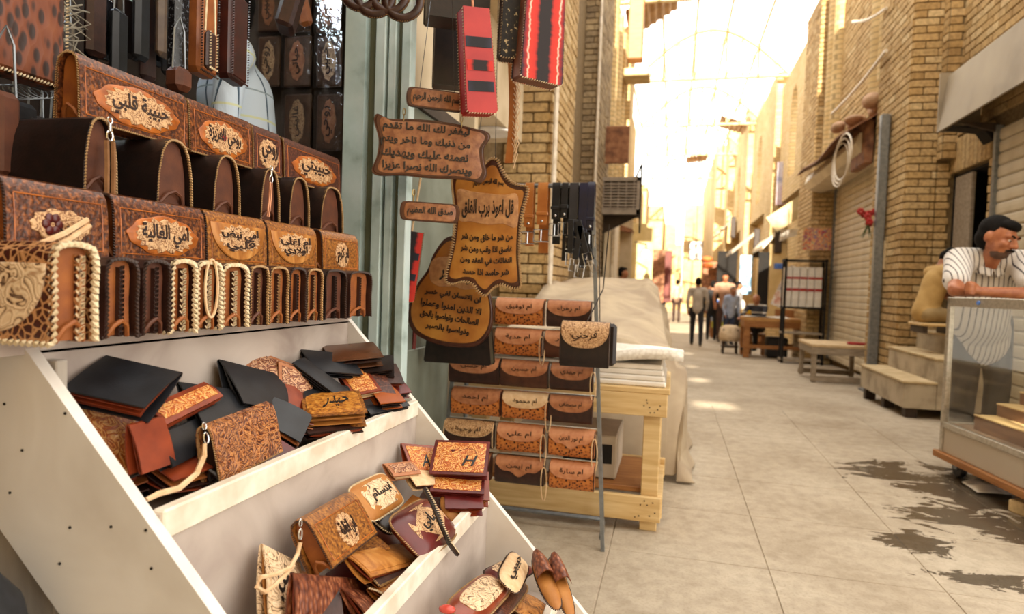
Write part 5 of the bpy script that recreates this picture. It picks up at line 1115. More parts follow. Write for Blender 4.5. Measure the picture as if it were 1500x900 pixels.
MB().ell((-.07,-.045,.125),(.007,.003,.009),8,5).build('green_dot',mat('green_paint','2f5a3a','3c6d48',9,.5,.05),T); MB().ell((.07,-.045,.125),(.006,.003,.008),8,5).build('dark_dot',LETB,T)
MB().tube([(.0,0,.17),(.05,.08,.3),(.062,.1,.56)],.0025,5).build('cord',DKL2,T)
q=onY(888,500,2.6); o=thing('dark_pouch','dark plain pouch hanging behind the dark purse at the rack post','pouch',(q.x-.03,2.6,q.z-.1)); MB().rbox((-.06,0,0),(.07,.035,.17),.012).build('body',DKL2,o); MB().tube([(0,.02,.17),(-.02,.04,.55)],.002,5).build('cord',DKL2,o)
# ------------------------------------------------------------------ belts over the top bar
def belt(label,px,wd,m,drop,back,bk=1,off=0):
    z=top.z; y=top.y; x=onY(px,280,y).x; T=thing('leather_belt',label,'belt',(x,y,z),(0,0,0),'belts hung over the top bar of the rack')
    def f(u,v):
        s=-back+(back+drop)*v; xx=-wd/2+wd*u
        if s<-.02: return (xx,.018+off,s+.012),(0,1,0)
        if s<.02: k=(s+.02)/.04*PI; return (xx,(.018+off)*math.cos(k),.012*math.sin(k)+.0),(0,math.cos(k),math.sin(k))
        return (xx,-.018-off,-s+.02+.0),(0,-1,0)
    MB().sheet(f,2,30,.0035).build('strap',m,T,50)
    b=MB(); zz=-drop+.0; yb=-.024-off; b.tube([(-wd*.75,yb,zz),(wd*.75,yb,zz),(wd*.75,yb,zz-.05),(-wd*.75,yb,zz-.05)],.0032,6,closed=True); bu=b.build('buckle',CHROME,T); MB().tube([(0,yb,zz),(0,yb-.004,zz-.05)],.002,5).build('prong',CHROME,bu)
    MB().ell((0,-.023-off,-drop+.035),(.006,.003,.006),10,5).build('rivet',CHROME,T,True)
    MB().rbox((-wd/2-.004,-.027-off,-drop+.06),(wd/2+.004,-.018-off,-drop+.075),.002).build('keeper',m,T)
BT=mat('tan_belt_leather','a8632e','bb7a40',14,.32,.1); BN=mat('navy_belt_leather','191b2c','232640',14,.32,.1)
for (px,wd,m,dr,bk,lab,off) in ((777,.038,BT,.20,.27,'tan belt with a narrow strap next to the hide shaped plaque',0),(797,.044,BT,.19,.30,'broad tan belt second from the hide shaped plaque',.006),(816,.034,BLK,.165,.26,'black belt with a high buckle beside the tan belts',0),(829,.026,BLK,.16,.33,'narrow black belt behind the high buckle',.008),(842,.036,mat('grey_belt_leather','2a2b30','37383e',14,.32,.1),.22,.3,'greyish black belt in the middle of the dark belts',0),(856,.034,BN,.26,.36,'navy belt with the lowest buckle',.006),(867,.03,BN,.21,.3,'navy belt at the rack post end of the bar',.0)):
    belt(lab,px,wd,m,dr,bk,1,off)
random.seed(12)
for k in range(5):
    x=onY(835+k*8,420,top.y-.02).x; z=onY(850,372+9*(k%3),top.y).z; o=thing('belt_buckle',('first','second','third','fourth','fifth')[k]+' loose silver buckle from the tan belts, among the dark belts','buckle',(x,top.y-.05-.012*(k%2),z),(0,random.uniform(-.4,.4),0),'silver buckles hanging among the dark belts')
    MB().tube([(-.018,0,0),(.018,0,0),(.018,0,-.05),(-.018,0,-.05)],.003,6,closed=True).build('frame',CHROME,o); MB().tube([(0,0,0),(.002,-.004,-.05)],.002,5).build('prong',CHROME,o); MB().rbox((-.012,-.002,0),(.012,.002,.14),.001).build('strap_end',BLK,o)
# ------------------------------------------------------------------ hanging plaques
AMB=mat('burnished_amber_leather','b5762f','8d5220',7,.34,.25,stops=[(.25,'74401a'),(.5,'a86b2a'),(.75,'c48f42')])
RIMD=mat('burnt_leather_rim','3a1a0e','4d2615',30,.3,.3)
TANP=mat('carved_tan_leather','c2905f','a0704a',40,.42,.5,bs=140)
TAND=mat('dark_carved_leather','a06c46','7d4c30',40,.42,.5,bs=140)
def spline(pts,k=4):
    out=[]; n=len(pts)
    for i in range(n):
        p0,p1,p2,p3=(V(pts[(i+j-1)%n]+(0,)) for j in range(4))
        for s in range(k):
            t=s/k; q=.5*((2*p1)+(p2-p0)*t+(2*p0-5*p1+4*p2-p3)*t*t+(3*p1-p0-3*p2+p3)*t**3); out.append((q.x,q.y))
    return out
flat=lambda x,z,n:(x,-n,z)
def plaque(label,px,py,Y,yaw,tilt,outline,fields,lines,lace=None,rim=RIMD,scale=1,th=.012,hang=None,textm=LETB,name='leather_plaque'):
    c=onY(px,py,Y); T=thing(name,label,'plaque',c,(0,tilt,yaw)); T.scale=(scale,)*3; pl=spline(outline,4)
    b=MB(); plate(b,pl,flat,-th,0.002); b.prism(pl,.0,th); bd=b.build('board',rim,T,30)
    for (s,m,n1,poly) in fields:
        b=MB(); q=spline(poly,4) if poly else pl; cx=sum(p[0] for p in q)/len(q); cz=sum(p[1] for p in q)/len(q)
        plate(b,[(cx+(p[0]-cx)*s,cz+(p[1]-cz)*s) for p in q],flat,0,n1); b.build('field',m,T,30)
    b=MB()
    for (s,x,z,w,h,*r) in lines: letters(b,s,x,z,w,h,lambda X,Z,n:(X,-.0045-n,Z),0,.002,arch=(r[0] if r else 0),off=.03)
    b.build('lettering',textm,bd)
    if lace:
        b=MB(); cx=sum(p[0] for p in pl)/len(pl); cz=sum(p[1] for p in pl)/len(pl)
        b.stitches([(p[0],-.004,p[1]) for p in pl],lambda i:(pl[i%len(pl)][0]-cx,0,pl[i%len(pl)][1]-cz),.018,.006,.0095,.85,True); b.build('lacing',lace,T)
    if hang:
        for (x,z0,z1) in hang:
            b=MB(); k=max(1,int((z1-z0)/.02)); 
            if z1-z0>.2: b.tube([(x,.004,z0),(x*.4,.004,z1)],.0012,5)
            else:
                for i in range(k): b.tube([(x+(.004*math.sin(a) if i%2 else 0),.004*math.sin(a) if i%2==0 else 0,z0+.01+i*.02+.012*math.cos(a)) for a in [2*PI*j/10 for j in range(10)]],.0018,5,closed=True)
            b.build('hanger',BRASS if z1-z0<.2 else DKL2,T)
    return T
hz=[(430,120),(480,132),(550,125),(600,82),(632,46),(660,32),(690,48),(722,112),(765,165),(820,188),(866,195),(872,235),(848,350),(838,480),(838,620),(850,735),(850,792),(800,802),(740,782),(690,803),(640,852),(592,822),(560,782),(500,772),(440,788),(396,772),(402,700),(430,560),(442,420),(432,300),(416,180)]
HS=.00061
hide=[((x-640)*HS,-(z-440)*HS) for x,z in hz]
mid=[(-.115,.135),(-.06,.128),(0,.122),(.06,.118),(.105,.122),(.112,.06),(.105,.0),(.06,.012),(.0,.008),(-.06,.018),(-.105,.022),(-.112,.08)]
plaque('hide shaped tan leather plaque with laced edge and verses, hung before the rack',714,333,2.28,.12,0,hide,[(.9,AMB,.0035,None),(1,TANP,.005,mid)],
 [('بسم الله الرحمن الرحيم',.0,.155,.11,.028,.008),('قل اعوذ برب الفلق',0,.066,.19,.07,0),('من شر ما خلق ومن شر',0,-.035,.19,.032,-.006),('غاسق اذا وقب ومن شر',0,-.078,.19,.032,-.006),('النفاثات في العقد ومن',0,-.121,.19,.032,-.006),('شر حاسد اذا حسد',0,-.162,.17,.03,-.006)],LACE_C,hang=[(0.02,.24,1.0)])
pear0=[(0,-118),(26,-112),(42,-84),(48,-58),(62,-30),(70,2),(66,30),(46,50),(0,57)]
PS=2.36/950*1.0
pear=[(x*PS,-z*PS) for x,z in pear0]+[(-x*PS,-z*PS) for x,z in pear0[-2:0:-1]]
plaque('pear shaped amber leather plaque with verses hung behind the hide shaped plaque',660,455,2.42,.05,.13,pear,[(.92,AMB,.0035,None),(1,TANP,.005,[(-.1,.19),(.0,.21),(.09,.19),(.105,.12),(.05,.09),(0,.095),(-.06,.085),(-.105,.11)])],
 [('والعصر',0,.145,.13,.07,0),('ان الانسان لفي خسر',0,.055,.23,.034,.004),('الا الذين امنوا وعملوا',0,.012,.25,.034,0),('الصالحات وتواصوا بالحق',0,-.031,.24,.034,0),('وتواصوا بالصبر',0,-.074,.18,.03,0)],None,hang=[(0,.28,1.0)])
big=[(-.19,.105),(-.15,.092),(-.08,.098),(0,.1),(.08,.096),(.15,.086),(.19,.08),(.205,.06),(.185,.02),(.19,-.03),(.2,-.07),(.18,-.1),(.12,-.095),(.0,-.1),(-.1,-.098),(-.17,-.105),(-.2,-.09),(-.185,-.04),(-.182,.02),(-.2,.08)]
plaque('dark edged carved leather plaque with four lines of verses hung by chains',632,219,1.97,.42,.02,big,[(.9,TAND,.004,None)],
 [('ليغفر لك الله ما تقدم',-.02,.065,.30,.038),('من ذنبك وما تاخر ويتم',-.02,.02,.31,.038),('نعمته عليك ويهديك',-.02,-.024,.30,.038),('وينصرك الله نصرا عزيزا',-.01,-.068,.31,.036)],None,hang=[(-.1,.09,.14),(.1,.085,.14)],scale=.92)
stad=[(-.105,0),(-.1,.026),(-.085,.033),(-.04,.034),(.0,.034),(.04,.034),(.085,.033),(.1,.026),(.105,0),(.1,-.026),(.085,-.033),(.04,-.034),(0,-.034),(-.04,-.034),(-.085,-.033),(-.1,-.026)]
plaque('short dark leather plaque with one line of script above the four line plaque',640,146,1.96,.5,.02,stad,[(.86,TAND,.004,None)],[('بسم الله الرحمن الرحيم',0,0,.165,.036)],None,hang=[(-.06,.034,.5),(.06,.034,.5)],scale=.92)
plaque('short leather plaque with one line of script below the four line plaque',630,311,1.98,.42,.02,stad,[(.86,TAND,.004,None)],[('صدق الله العظيم',0,0,.16,.036)],None,hang=[(-.06,.034,.085)],scale=.92)
# ------------------------------------------------------------------ textile pouches and bags hanging in front
TEXR=mat('red_woven_textile','b5231c','7d1512',16,.75,.4,kind='wave',dist=.4,sc=(.1,.1,2.6),stops=[(.1,'1d1214'),(.22,'c22a20'),(.55,'cf3524'),(.62,'d8ccb8'),(.7,'b5201b'),(.9,'24202e')])
TEXN=mat('navy_woven_textile','20202e','6d2a24',16,.75,.4,kind='wave',dist=.4,sc=(.1,.1,2.6),stops=[(.1,'16141c'),(.4,'28283a'),(.6,'cdbf9f'),(.75,'6f2018'),(.95,'1a1820')])
def hangbag(label,px,pyt,pyb,Y,w,t,yaw,tilt,m,side,lace=LACE_W,strapm=None,name='hanging_bag',cat='bag',cord=True,edge=True,group=None,ztop=2.12,stripe=None,tape=.85):
    a=onY(px,pyt,Y); c=onY(px,pyb,Y); h=a.z-c.z; T=thing(name,label,cat,(a.x,Y,c.z),(0,tilt,yaw),group)
    poly=[(-w/2*tape,h),(-w/2,0.008),(-w/2+.006,0),(w/2-.006,0),(w/2,0.008),(w/2*tape,h)]
    MB().prism([(p[0]*.97,p[1]) for p in poly],-t/2+.003,t/2-.003).build('side_band',side,T); 
    for s in (-1,1): MB().prism(poly,s*t/2-.003,s*t/2+.003).build('face_panel',m,T)
    if edge:
        b=MB(); 
        for s in (-1,1): b.stitches([(p[0],s*t/2,p[1]) for p in poly],lambda i:(1 if poly[i%6][0]>0 else -1,0,0) if i in (0,4,5) else (0,0,1),.013,.004,.009)
        b.build('stitching',lace,T)
    if stripe:
        for k,(z,mm) in enumerate(stripe): MB().box((-w*.42,-t/2-.0045,h*z),(w*.42,-t/2-.003,h*(z+.1))).build('woven_band',mm,T)
    if cord: MB().tube([(0,0,h-.002),(0,0,max(h+.05,ztop-c.z))],.004,6).build('hanger_strap',strapm or PALE,T)
    return T
hangbag('slim red stitched pouch with a pale tab hanging in front of the shop',707,18,168,1.95,.10,.055,.65,-.1,mat('bright_red_leather','a01c1c','b52a24',9,.5,.15),mat('red_side','9c1717','b52220',9,.5,.15),LACE_W,PINKT,stripe=[(.2,TEXN),(.4,TEXR),(.62,TEXN)])
hangbag('dark embroidered pouch with cream edging hanging between the red bags',752,-40,88,2.1,.08,.05,.5,.0,mat('black_embroidery','1c1a1c','c9b88e',70,.8,.4,stops=[(.4,'1c1a1c'),(.6,'2a2620'),(.66,'b8a67e')]),DKL,LACE_W)
hangbag('brown and red woven bag with tan leather base hanging nearest the street',793,-60,122,2.12,.16,.06,.75,.02,TEXR,mat('saddle_leather','7c4a2c','65381f',20,.45,.2),LACE_W,PALE)
hangbag('red and black woven pouch with laced leather edge under the script plaques',590,338,440,2.28,.10,.03,.35,.13,TEXR,DKL,LACE_C,cord=True,stripe=[(.3,TEXN),(.6,TEXN)],ztop=1.5)
hangbag('large dark leather tote hanging behind the small red pouch',672,36,130,2.45,.19,.07,.45,.0,DKL2,mat('dark_side_leather','3b2115','4a2b1c',20,.5,.2),DKL,DKL2,edge=False,tape=1)
hangbag('black tote bottom with brown trim above the large dark tote',672,-90,36,2.2,.22,.1,.5,.0,DKL2,DKL,DKL,DKL2,edge=False,tape=1)
# leather fringe strap
c=onY(747,170,2.3); o=thing('fringed_strap','long tan leather strap with pale fringe hanging before the brick pier','strap',c)
MB().sheet(lambda u,v:((-.014+.028*u+.01*math.sin(3*v),0,.19-.36*v),(0,-1,0)),2,12,.003).build('strap',BT,o,60); b=MB()
for k in range(14): b.tube([(.012,-.003,.16-.02*k),(.03+.004*(k%3),-.004,.12-.02*k),(.02,-.004,.07-.02*k)],.0018,4)
b.build('fringe',PALE,o)
# dark bag and red strap low behind the pear plaque
hangbag('dark crossbody bag hanging below the pear shaped plaque',675,462,532,2.55,.29,.06,.0,.0,DKL2,mat('dark_green_side','2e2a1c','3c3724',12,.6,.2),DKL,None,edge=False,cord=True,ztop=1.45)
o=MB().tube([onY(px,py,2.5) for px,py in ((607,440),(606,500),(600,560),(597,580))],[.012,.012,.011,.004],5).build('red_tassel',mat('dull_red_strap','6e1e14','7f281b',12,.6,.1)); tag(o,'dull red strap hanging down behind the pear shaped plaque','strap')
# pendant lampshade in the depth
c=onY(722,190,4.6); o=thing('pendant_lamp','white conical pendant lampshade hanging before the brick pier','lamp',c)
MB().lathe([(.15,-.03),(.14,-.01),(.04,.05),(.03,.07)],20).build('lamp_shade',mat('white_enamel','e9e6e0','d4d0c8',9,.3,.05),o,40); MB().tube([(0,0,.07),(0,0,1.2)],.006,5).build('cord',DARK,o)
# rail that carries the hanging goods
o=thing('hanging_rail','dark pipe rail under the shop eaves carrying the hanging bags','rail',(-.62,1.9,2.13)); MB().tube([(-.25,-1.2,0),(.1,.75,0)],.014,8).build('pipe',DKL2,o); MB().tube([(-.25,-1.2,0),(-.25,-1.2,.57)],.01,6).tube([(.1,.75,0),(-.4,.75,.55)],.01,6).build('bracket',DKL2,o); MB().tube([(-.5,.3,0),(.25,.35,0)],.012,8).build('cross_pipe',DKL2,o)
# coiled leather bracelets hanging at the shop eaves
for k in range(4):
    c=onY(528+20*k,-14+7*(k%2),1.75); o=thing('leather_hoop',('first','second','third','fourth')[k]+' brown leather hoop from the shop interior, above the door posts','hoop',c,(0,0,.3),'brown leather hoops at the eaves')
    MB().tube([(.05*math.sin(a),.012*k,.05*math.cos(a)) for a in [2*PI*i/24 for i in range(24)]],.013,8,closed=True).build('hoop',DKL,o,60); MB().stitches([(.062*math.sin(a),-.006+.012*k,.062*math.cos(a)) for a in [2*PI*i/24 for i in range(24)]],(0,1,0),.008,.002,.007,.8,True).build('stitching',LACE_C,o)
# ------------------------------------------------------------------ shop interior
FILMT,nt,p=nodes('clear_sleeve'); mx=nt.nodes.new('ShaderNodeMixShader'); tr=nt.nodes.new('ShaderNodeBsdfTransparent'); gl=nt.nodes.new('ShaderNodeBsdfGlossy'); gl.inputs['Roughness'].default_value=.12; mx.inputs[0].default_value=.16
n=noise_t(nt,coords(nt,'Object'),30,3,.5); bp=nt.nodes.new('ShaderNodeBump'); bp.inputs['Strength'].default_value=.6; bp.inputs['Distance'].default_value=.01; nt.links.new(n.outputs[0],bp.inputs['Height']); nt.links.new(bp.outputs[0],gl.inputs['Normal'])
nt.links.new(tr.outputs[0],mx.inputs[1]); nt.links.new(gl.outputs[0],mx.inputs[2]); nt.links.new(mx.outputs[0],nt.nodes['Material Output'].inputs[0])
WNAMES={(0,0):'behind the swinging pouch',(1,0):'in the upper row beside the door post',(0,1):'behind the plaid shirt shoulder',(1,1):'in the middle row, second from the door post',(2,1):'in the middle row beside the door post',(1,2):'in the lower row, second from the door post',(2,2):'in the lower row beside the door post'}
for (i,j) in ((2,0),(1,0),(0,1),(1,1),(2,1),(1,2),(2,2),(0,0)):
    x0,x1=((376,410),(414,456),(462,501))[i]; y0,y1=((-28,47),(50,128),(134,222))[j]
    a=onY(x0,y0,2.9); c=onY(x1,y1,2.9); w=c.x-a.x; h=a.z-c.z
    T=thing('sleeved_wallet','sleeved wallet '+({(2,0):'in the top row beside the door post',(1,0):'in the top row, second from the door post',(0,0):'in the top row, third from the door post'}.get((i,j)) or WNAMES[(i,j)]),'wallet',((a.x+c.x)/2,2.9,c.z),(0,0,0),'sleeved wallets on the shop side wall')
    MB().rbox((-w*.44,0,h*.03),(w*.44,.02,h*.95),.006).build('wallet_body',mat('mid_brown_leather','4d3220','5f4029',20,.4,.2,bs=150),T)
    mf=lambda x,z,n:(x,-n,z)
    b=MB(); plate(b,[(q[1]-0,h*.5+q[0]) for q in medal(h*.36,w*.25,0,0,.06,9,1.3)],mf,0,.003); b.build('medallion',CRM if (i+j)%2 else ROSE,T)
    b=MB(); letters(b,('حبيبي','غاليتي','روحي','حياتي')[(i+2*j)%4],0,0,h*.5,w*.3,lambda x,z,n:(-z,-.003-n,h*.5+x),0,.002); b.build('lettering',LET,T)
    MB().rbox((-w*.49,-.012,0),(w*.49,-.01,h),.0005).build('clear_sleeve',FILMT,T)
# dark goods hung inside the shop
def ipouch(label,px,pyt,pyb,X,wy,tx,m,yaw=0,lace=None,group=None,loop=True,tilt=0,name='hanging_pouch'):
    a=onX(px,pyt,X); c=onX(px,pyb,X); h=a.z-c.z; T=thing(name,label,'pouch',(X,a.y,c.z),(tilt,0,PI/2+yaw),group)
    MB().rbox((-wy/2,-tx/2,0),(wy/2,tx/2,h),.012).build('body',m,T)
    if lace: b=MB(); b.stitches([(-wy/2+.004,-tx/2-.001,0.01),(-wy/2+.004,-tx/2-.001,h)],(1,0,0),.01,.003,.007); b.stitches([(wy/2-.004,-tx/2-.001,0.01),(wy/2-.004,-tx/2-.001,h)],(1,0,0),.01,.003,.007); b.stitches([(-wy/2,-tx/2-.001,.004),(wy/2,-tx/2-.001,.004)],(0,0,1),.01,.003,.007); b.build('lacing',lace,T)
    if loop: MB().tube([(-.02,0,h-.005),(-.015,0,h+.09),(0,0,h+.12),(.015,0,h+.09),(.02,0,h-.005)],.0025,5).build('loop',LACE_W if lace else STEEL,T)
    return T
LAT=mat('lattice_leather','5c2c18','2a140c',60,.4,.6,kind='voronoi',sc=(1,1,.45),stops=[(.05,'24110a'),(.35,'30180d'),(.5,'70391f'),(1,'7d4526')])
SILV=mat('glitter_dark_plastic','23242a','8c929c',60,.25,.3,stops=[(.5,'17171b'),(.66,'2c2d33'),(.74,'9aa0a8')])
ipouch('lattice cut brown leather bag with roped lower edge hanging in the shop',28,-40,118,-1.25,.16,.06,LAT,.0,LACE_W)
ipouch('tall brown strip bag hanging under the lattice bag',8,135,262,-1.2,.05,.03,SUED_D,0,None)
ipouch('grey patterned pouch hanging behind the lattice bag',75,20,130,-1.45,.11,.03,mat('grey_pattern','6a625c','2f2b2a',60,.6,.3),.1)
ipouch('slim leopard strip pouch hanging in the shop',93,30,125,-1.5,.06,.03,mat('grey_tan_pattern','7d6f5c','38322a',70,.6,.3),.0)
random.seed(21)
dl=['pouch hanging in the upper cluster inside the shop','wallet hanging in the upper cluster inside the shop']
for k in range(14):
    px=108+k*11; m=(DKL2,SILV,BLK,DKL,SILV,mat('taupe_leather','6d5a48','54443a',20,.5,.2),BLK)[k%7]
    ipouch(('dark brown','glittering dark','black','brown','silvery','taupe','jet black')[k%7]+' pouch, '+('first','second','third','fourth','fifth','sixth','seventh','eighth','ninth','tenth','eleventh','twelfth','thirteenth','fourteenth')[k]+' from the lattice bag in the shop cluster',px,-20+random.uniform(-15,35),96+random.uniform(-12,26),-1.55-.05*(k%3),.06,.03,m,random.uniform(-.25,.25),None,'dark pouches clustered in the shop')
for k,(px,ptt,pbb,m) in enumerate(((30,150,255,BLK),(52,170,258,DKL2),(70,180,260,SILV),(84,182,248,mat('olive_leather','6e6a4c','57543c',20,.5,.2)),(98,178,262,BLK),(112,175,262,BLK))):
    ipouch(('black zip pouch','dark matte pouch','glittering dark pouch','olive and grey edged pouch','plain black pouch','broad black pouch')[k]+' hanging below the lattice bag',px,ptt,pbb,-1.4,.07,.035,m,.1,None,'pouches hanging below the lattice bag')
o=thing('key_ring_bunch','bunch of steel rings and clips hanging above the black pouches','key rings',onX(38,142,-1.3))
for k in range(6): MB().tube([(.0,.03*math.sin(a)+.012*k-.03,.012*math.cos(a)+.004*k) for a in [2*PI*i/14 for i in range(14)]],.0014,5,closed=True).build('ring',STEEL,o)
o=thing('cord_bundle','tangled bundle of pale cords hanging beside the lattice bag','cords',onX(95,28,-1.4)); random.seed(4)
for k in range(8): MB().tube([(0,random.uniform(-.05,.05)+.03*math.sin(i+k),.05-.022*i+random.uniform(-.01,.01)) for i in range(6)],.0022,5).build('cord',mat('grey_cord','8f8878','736c5e',30,.7,.1),o)
# brown stitched bags hanging in front of the plaid shirt
SADD=mat('saddle_tan_leather','9a5a2c','7c4420',20,.42,.25)
ipouch('black beaded strap pouch hanging beside the saddle tan bags',262,-30,118,-1.2,.05,.04,mat('beaded_black','15151a','6a6f78',120,.25,.5,stops=[(.55,'121216'),(.7,'5f646c')]),.1,None)
ipouch('saddle tan bag with three dark stitched bands hanging before the plaid shirt',296,-30,112,-1.2,.085,.05,SADD,.15,LACE_D)
ipouch('small brown pouch with cream lacing over the saddle tan bag',308,46,104,-1.13,.035,.02,DKL,.1,LACE_W)
ipouch('dark red brown bag with dotted seams hanging before the plaid shirt',341,-10,122,-1.2,.10,.05,mat('oxblood_leather','2e100c','42180f',20,.35,.2),.2,DKL,None,True,0)
ipouch('dark bag end with tan suede peeping under the saddle tan bags',262,100,135,-1.16,.05,.05,SUED_D,.0,None)
ipouch('swinging brown box pouch hanging before the sleeved wallets',418,-50,46,-1.35,.12,.06,DKL,.5,None,None,True,.25)
ipouch('orange brown strip bag beside the swinging box pouch',452,-60,40,-1.38,.03,.05,SADD,.2,None,None,True,-.25)
# ------------------------------------------------------------------ people: capsule skeletons fused into one surface
SKIN=mat('skin_tan','a8704e','8f5a3c',25,.5,.1); SKIN_R=mat('skin_warm','b0714c','96583a',25,.45,.1); STUB=mat('stubbled_skin','4a3428','5c4030',220,.6,.1)
HAIRM=mat('black_hair','0b0908','15110f',90,.8,.4,spec=.15); HAIRG=mat('grey_hair','6e655c','8a8178',90,.5,.4); SHOE=mat('dark_shoes','1a1614','262019',20,.45,.1)
def stripes(name,base,line,per,width,axis=0,line2=None):
    m,nt,p=nodes(name); v=coords(nt,'Object'); sx=nt.nodes.new('ShaderNodeSeparateXYZ'); nt.links.new(v,sx.inputs[0]); c=srgb(base); col=None
    def band(out,per,width):
        a=nt.nodes.new('ShaderNodeMath'); a.operation='DIVIDE'; nt.links.new(out,a.inputs[0]); a.inputs[1].default_value=per
        f=nt.nodes.new('ShaderNodeMath'); f.operation='FRACT'; nt.links.new(a.outputs[0],f.inputs[0]); l=nt.nodes.new('ShaderNodeMath'); l.operation='LESS_THAN'; nt.links.new(f.outputs[0],l.inputs[0]); l.inputs[1].default_value=width; return l.outputs[0]
    col=mixc(nt,band(sx.outputs[axis],per,width),srgb(base),srgb(line))
    if line2:
        for (ax,pr,wd,cc) in line2: col=mixc(nt,band(sx.outputs[ax],pr,wd),col,srgb(cc))
    nt.links.new(col,p.inputs['Base Color']); p.inputs['Roughness'].default_value=.8
    n=noise_t(nt,v,9,3,.6); bump(nt,p,n.outputs[0],.5,.02); MATS[name]=m; return m
def cloth(name,a,b=None): return mat(name,a,b or a,8,.85,.4,bs=9)
PENDING=[]
def sd(seg,p):
    if seg[0]=='c':
        a,b,ra,rb=V(seg[1]),V(seg[2]),seg[3],seg[4]; d=b-a; t=max(0,min(1,(p-a).dot(d)/max(1e-9,d.length_squared))); return (p-a-d*t).length-(ra+(rb-ra)*t)
    c,r,Rm=V(seg[1]),seg[2],seg[3]; q=Rm.transposed()@(p-c); k=math.sqrt((q.x/r[0])**2+(q.y/r[1])**2+(q.z/r[2])**2); return (k-1)*min(r)
def fuse(name,segs,mats_,parent,voxel,smooth=4):
    b=MB()
    for s in segs:
        if s[0]=='c': b.capsule(s[1],s[2],s[3],s[4],14)
        else: M=s[3].to_4x4(); M.translation=V(s[1]); b.ell((0,0,0),s[2],16,12,M)
    o=b.build(name,None,parent)
    r=o.modifiers.new('fuse','REMESH'); r.mode='VOXEL'; r.voxel_size=voxel
    k=o.modifiers.new('relax','SMOOTH'); k.iterations=smooth; k.factor=.5
    PENDING.append((o,segs,mats_)); return o
def finish_people():
    bpy.context.view_layer.update(); dg=bpy.context.evaluated_depsgraph_get()
    for o,segs,mm in PENDING:
        me=bpy.data.meshes.new_from_object(o.evaluated_get(dg)); o.modifiers.clear(); o.data=me; me.name=o.name
        me.materials.clear()
        for m in mm: me.materials.append(m)
        if len(mm)>1:
            for p in me.polygons: p.material_index=min(segs,key=lambda s:sd(s,p.center))[-1]
        me.shade_smooth()
I3=Matrix.Identity(3)
def head_segs(c,Rm,s=1.0,skin=0,stub=None,beard=True):
    f=lambda x,y,z:V(c)+Rm@V((x*s,y*s,z*s)); S=stub if stub is not None else skin
    e=lambda p,r,m:('e',f(*p),tuple(k*s for k in r),Rm,m)
    return [e((0,.01,.02),(.076,.095,.1),skin),e((0,-.035,-.02),(.062,.062,.075),skin),e((0,-.045,-.075),(.046,.045,.036),S),e((0,-.08,-.078),(.024,.018,.016),S),
     ('c',f(0,-.092,.018),f(0,-.112,-.018),.011*s,.015*s,skin),e((.017,-.098,-.022),(.009,.01,.008),skin),e((-.017,-.098,-.022),(.009,.01,.008),skin),
     ('c',f(-.05,-.08,.032),f(.05,-.08,.032),.012*s,.012*s,skin),e((.038,-.068,-.015),(.026,.024,.022),skin),e((-.038,-.068,-.015),(.026,.024,.022),skin),
     ('c',f(-.022,-.094,-.052),f(.022,-.094,-.052),.008*s,.008*s,S if beard else skin),
     e((.078,.012,-.002),(.012,.02,.032),skin),e((-.078,.012,-.002),(.012,.02,.032),skin)]
def face_bits(c,Rm,parent,s=1.0):
    f=lambda x,y,z:V(c)+Rm@V((x*s,y*s,z*s)); b=MB(); w=MB(); br=MB()
    for sx in (-1,1):
        w.ell(f(sx*.031,-.079,.008),(.010*s,.010*s,.0055*s),10,8); b.ell(f(sx*.031,-.0865,.007),(.0052*s,.0045*s,.0052*s),8,6); br.tube([f(sx*.014,-.095,.03),f(sx*.032,-.094,.038),f(sx*.052,-.078,.032)],.005*s,6)
    w.build('eyes',mat('eye_white','d9d0c4','cfc4b6',9,.3,0),parent,True); b.build('pupils',mat('dark_iris','140c08','1d120b',9,.2,0),parent,True); br.build('eyebrows',HAIRM,parent,True)
def hair(c,Rm,parent,s=1.0,m=HAIRM,vox=.012,bald=False):
    f=lambda x,y,z:V(c)+Rm@V((x*s,y*s,z*s)); e=lambda p,r:('e',f(*p),tuple(k*s for k in r),Rm,0)
    segs=[e((0,.03,.045),(.08,.088,.088)),e((0,.045,-.01),(.078,.068,.07)),e((0,-.035,.085),(.062,.05,.036))]
    if bald: segs=[e((0,.05,0),(.079,.066,.055))]
    fuse('hair',segs,[m],parent,vox,2)
# ---- the man leaning on the glass case
MAN=thing('person','man in a white dark striped short sleeved shirt leaning on the glass case','person',(2.02,5.15,0))
O=V((2.02,5.15,0)); J=lambda px,py,Y:onY(px,py,Y)-O
hd=J(1461,350,4.80); HR=Matrix.Rotation(R(38),3,'Z')@Matrix.Rotation(R(20),3,'X')@Matrix.Rotation(R(6),3,'Y')
nk=J(1451,388,4.87); ch=J(1447,412,4.98)+V((0,.02,0)); be=J(1436,470,5.07); pe=V((.09,.04,.93)); rs=J(1405,382,4.95); ls=J(1497,386,4.9); re=J(1399,425,4.58); le=J(1519,431,4.56); lw=J(1438,427,4.52); rw=J(1440,428,4.62)
hand=J(1421,424,4.51)
segs=[('c',ch,be,.135,.14,0),('c',be,pe,.14,.145,0),('c',rs,ls,.075,.075,0),('c',nk+V((0,.03,-.03)),hd,.056,.052,0),('c',rs,re,.056,.043,0),('c',ls,le,.056,.043,0),('c',le,lw,.042,.029,0),('c',re,rw,.042,.03,0)]
for s in (-1,1):
    hp=pe+V((s*.09,0,-.03)); kn=V((.1+s*.1,.02,.5)); an=V((.1+s*.1,.08,.09)); segs+=[('c',hp,kn,.085,.058,0),('c',kn,an,.056,.04,0)]
segs+=head_segs(hd,HR,1.1,0,1)
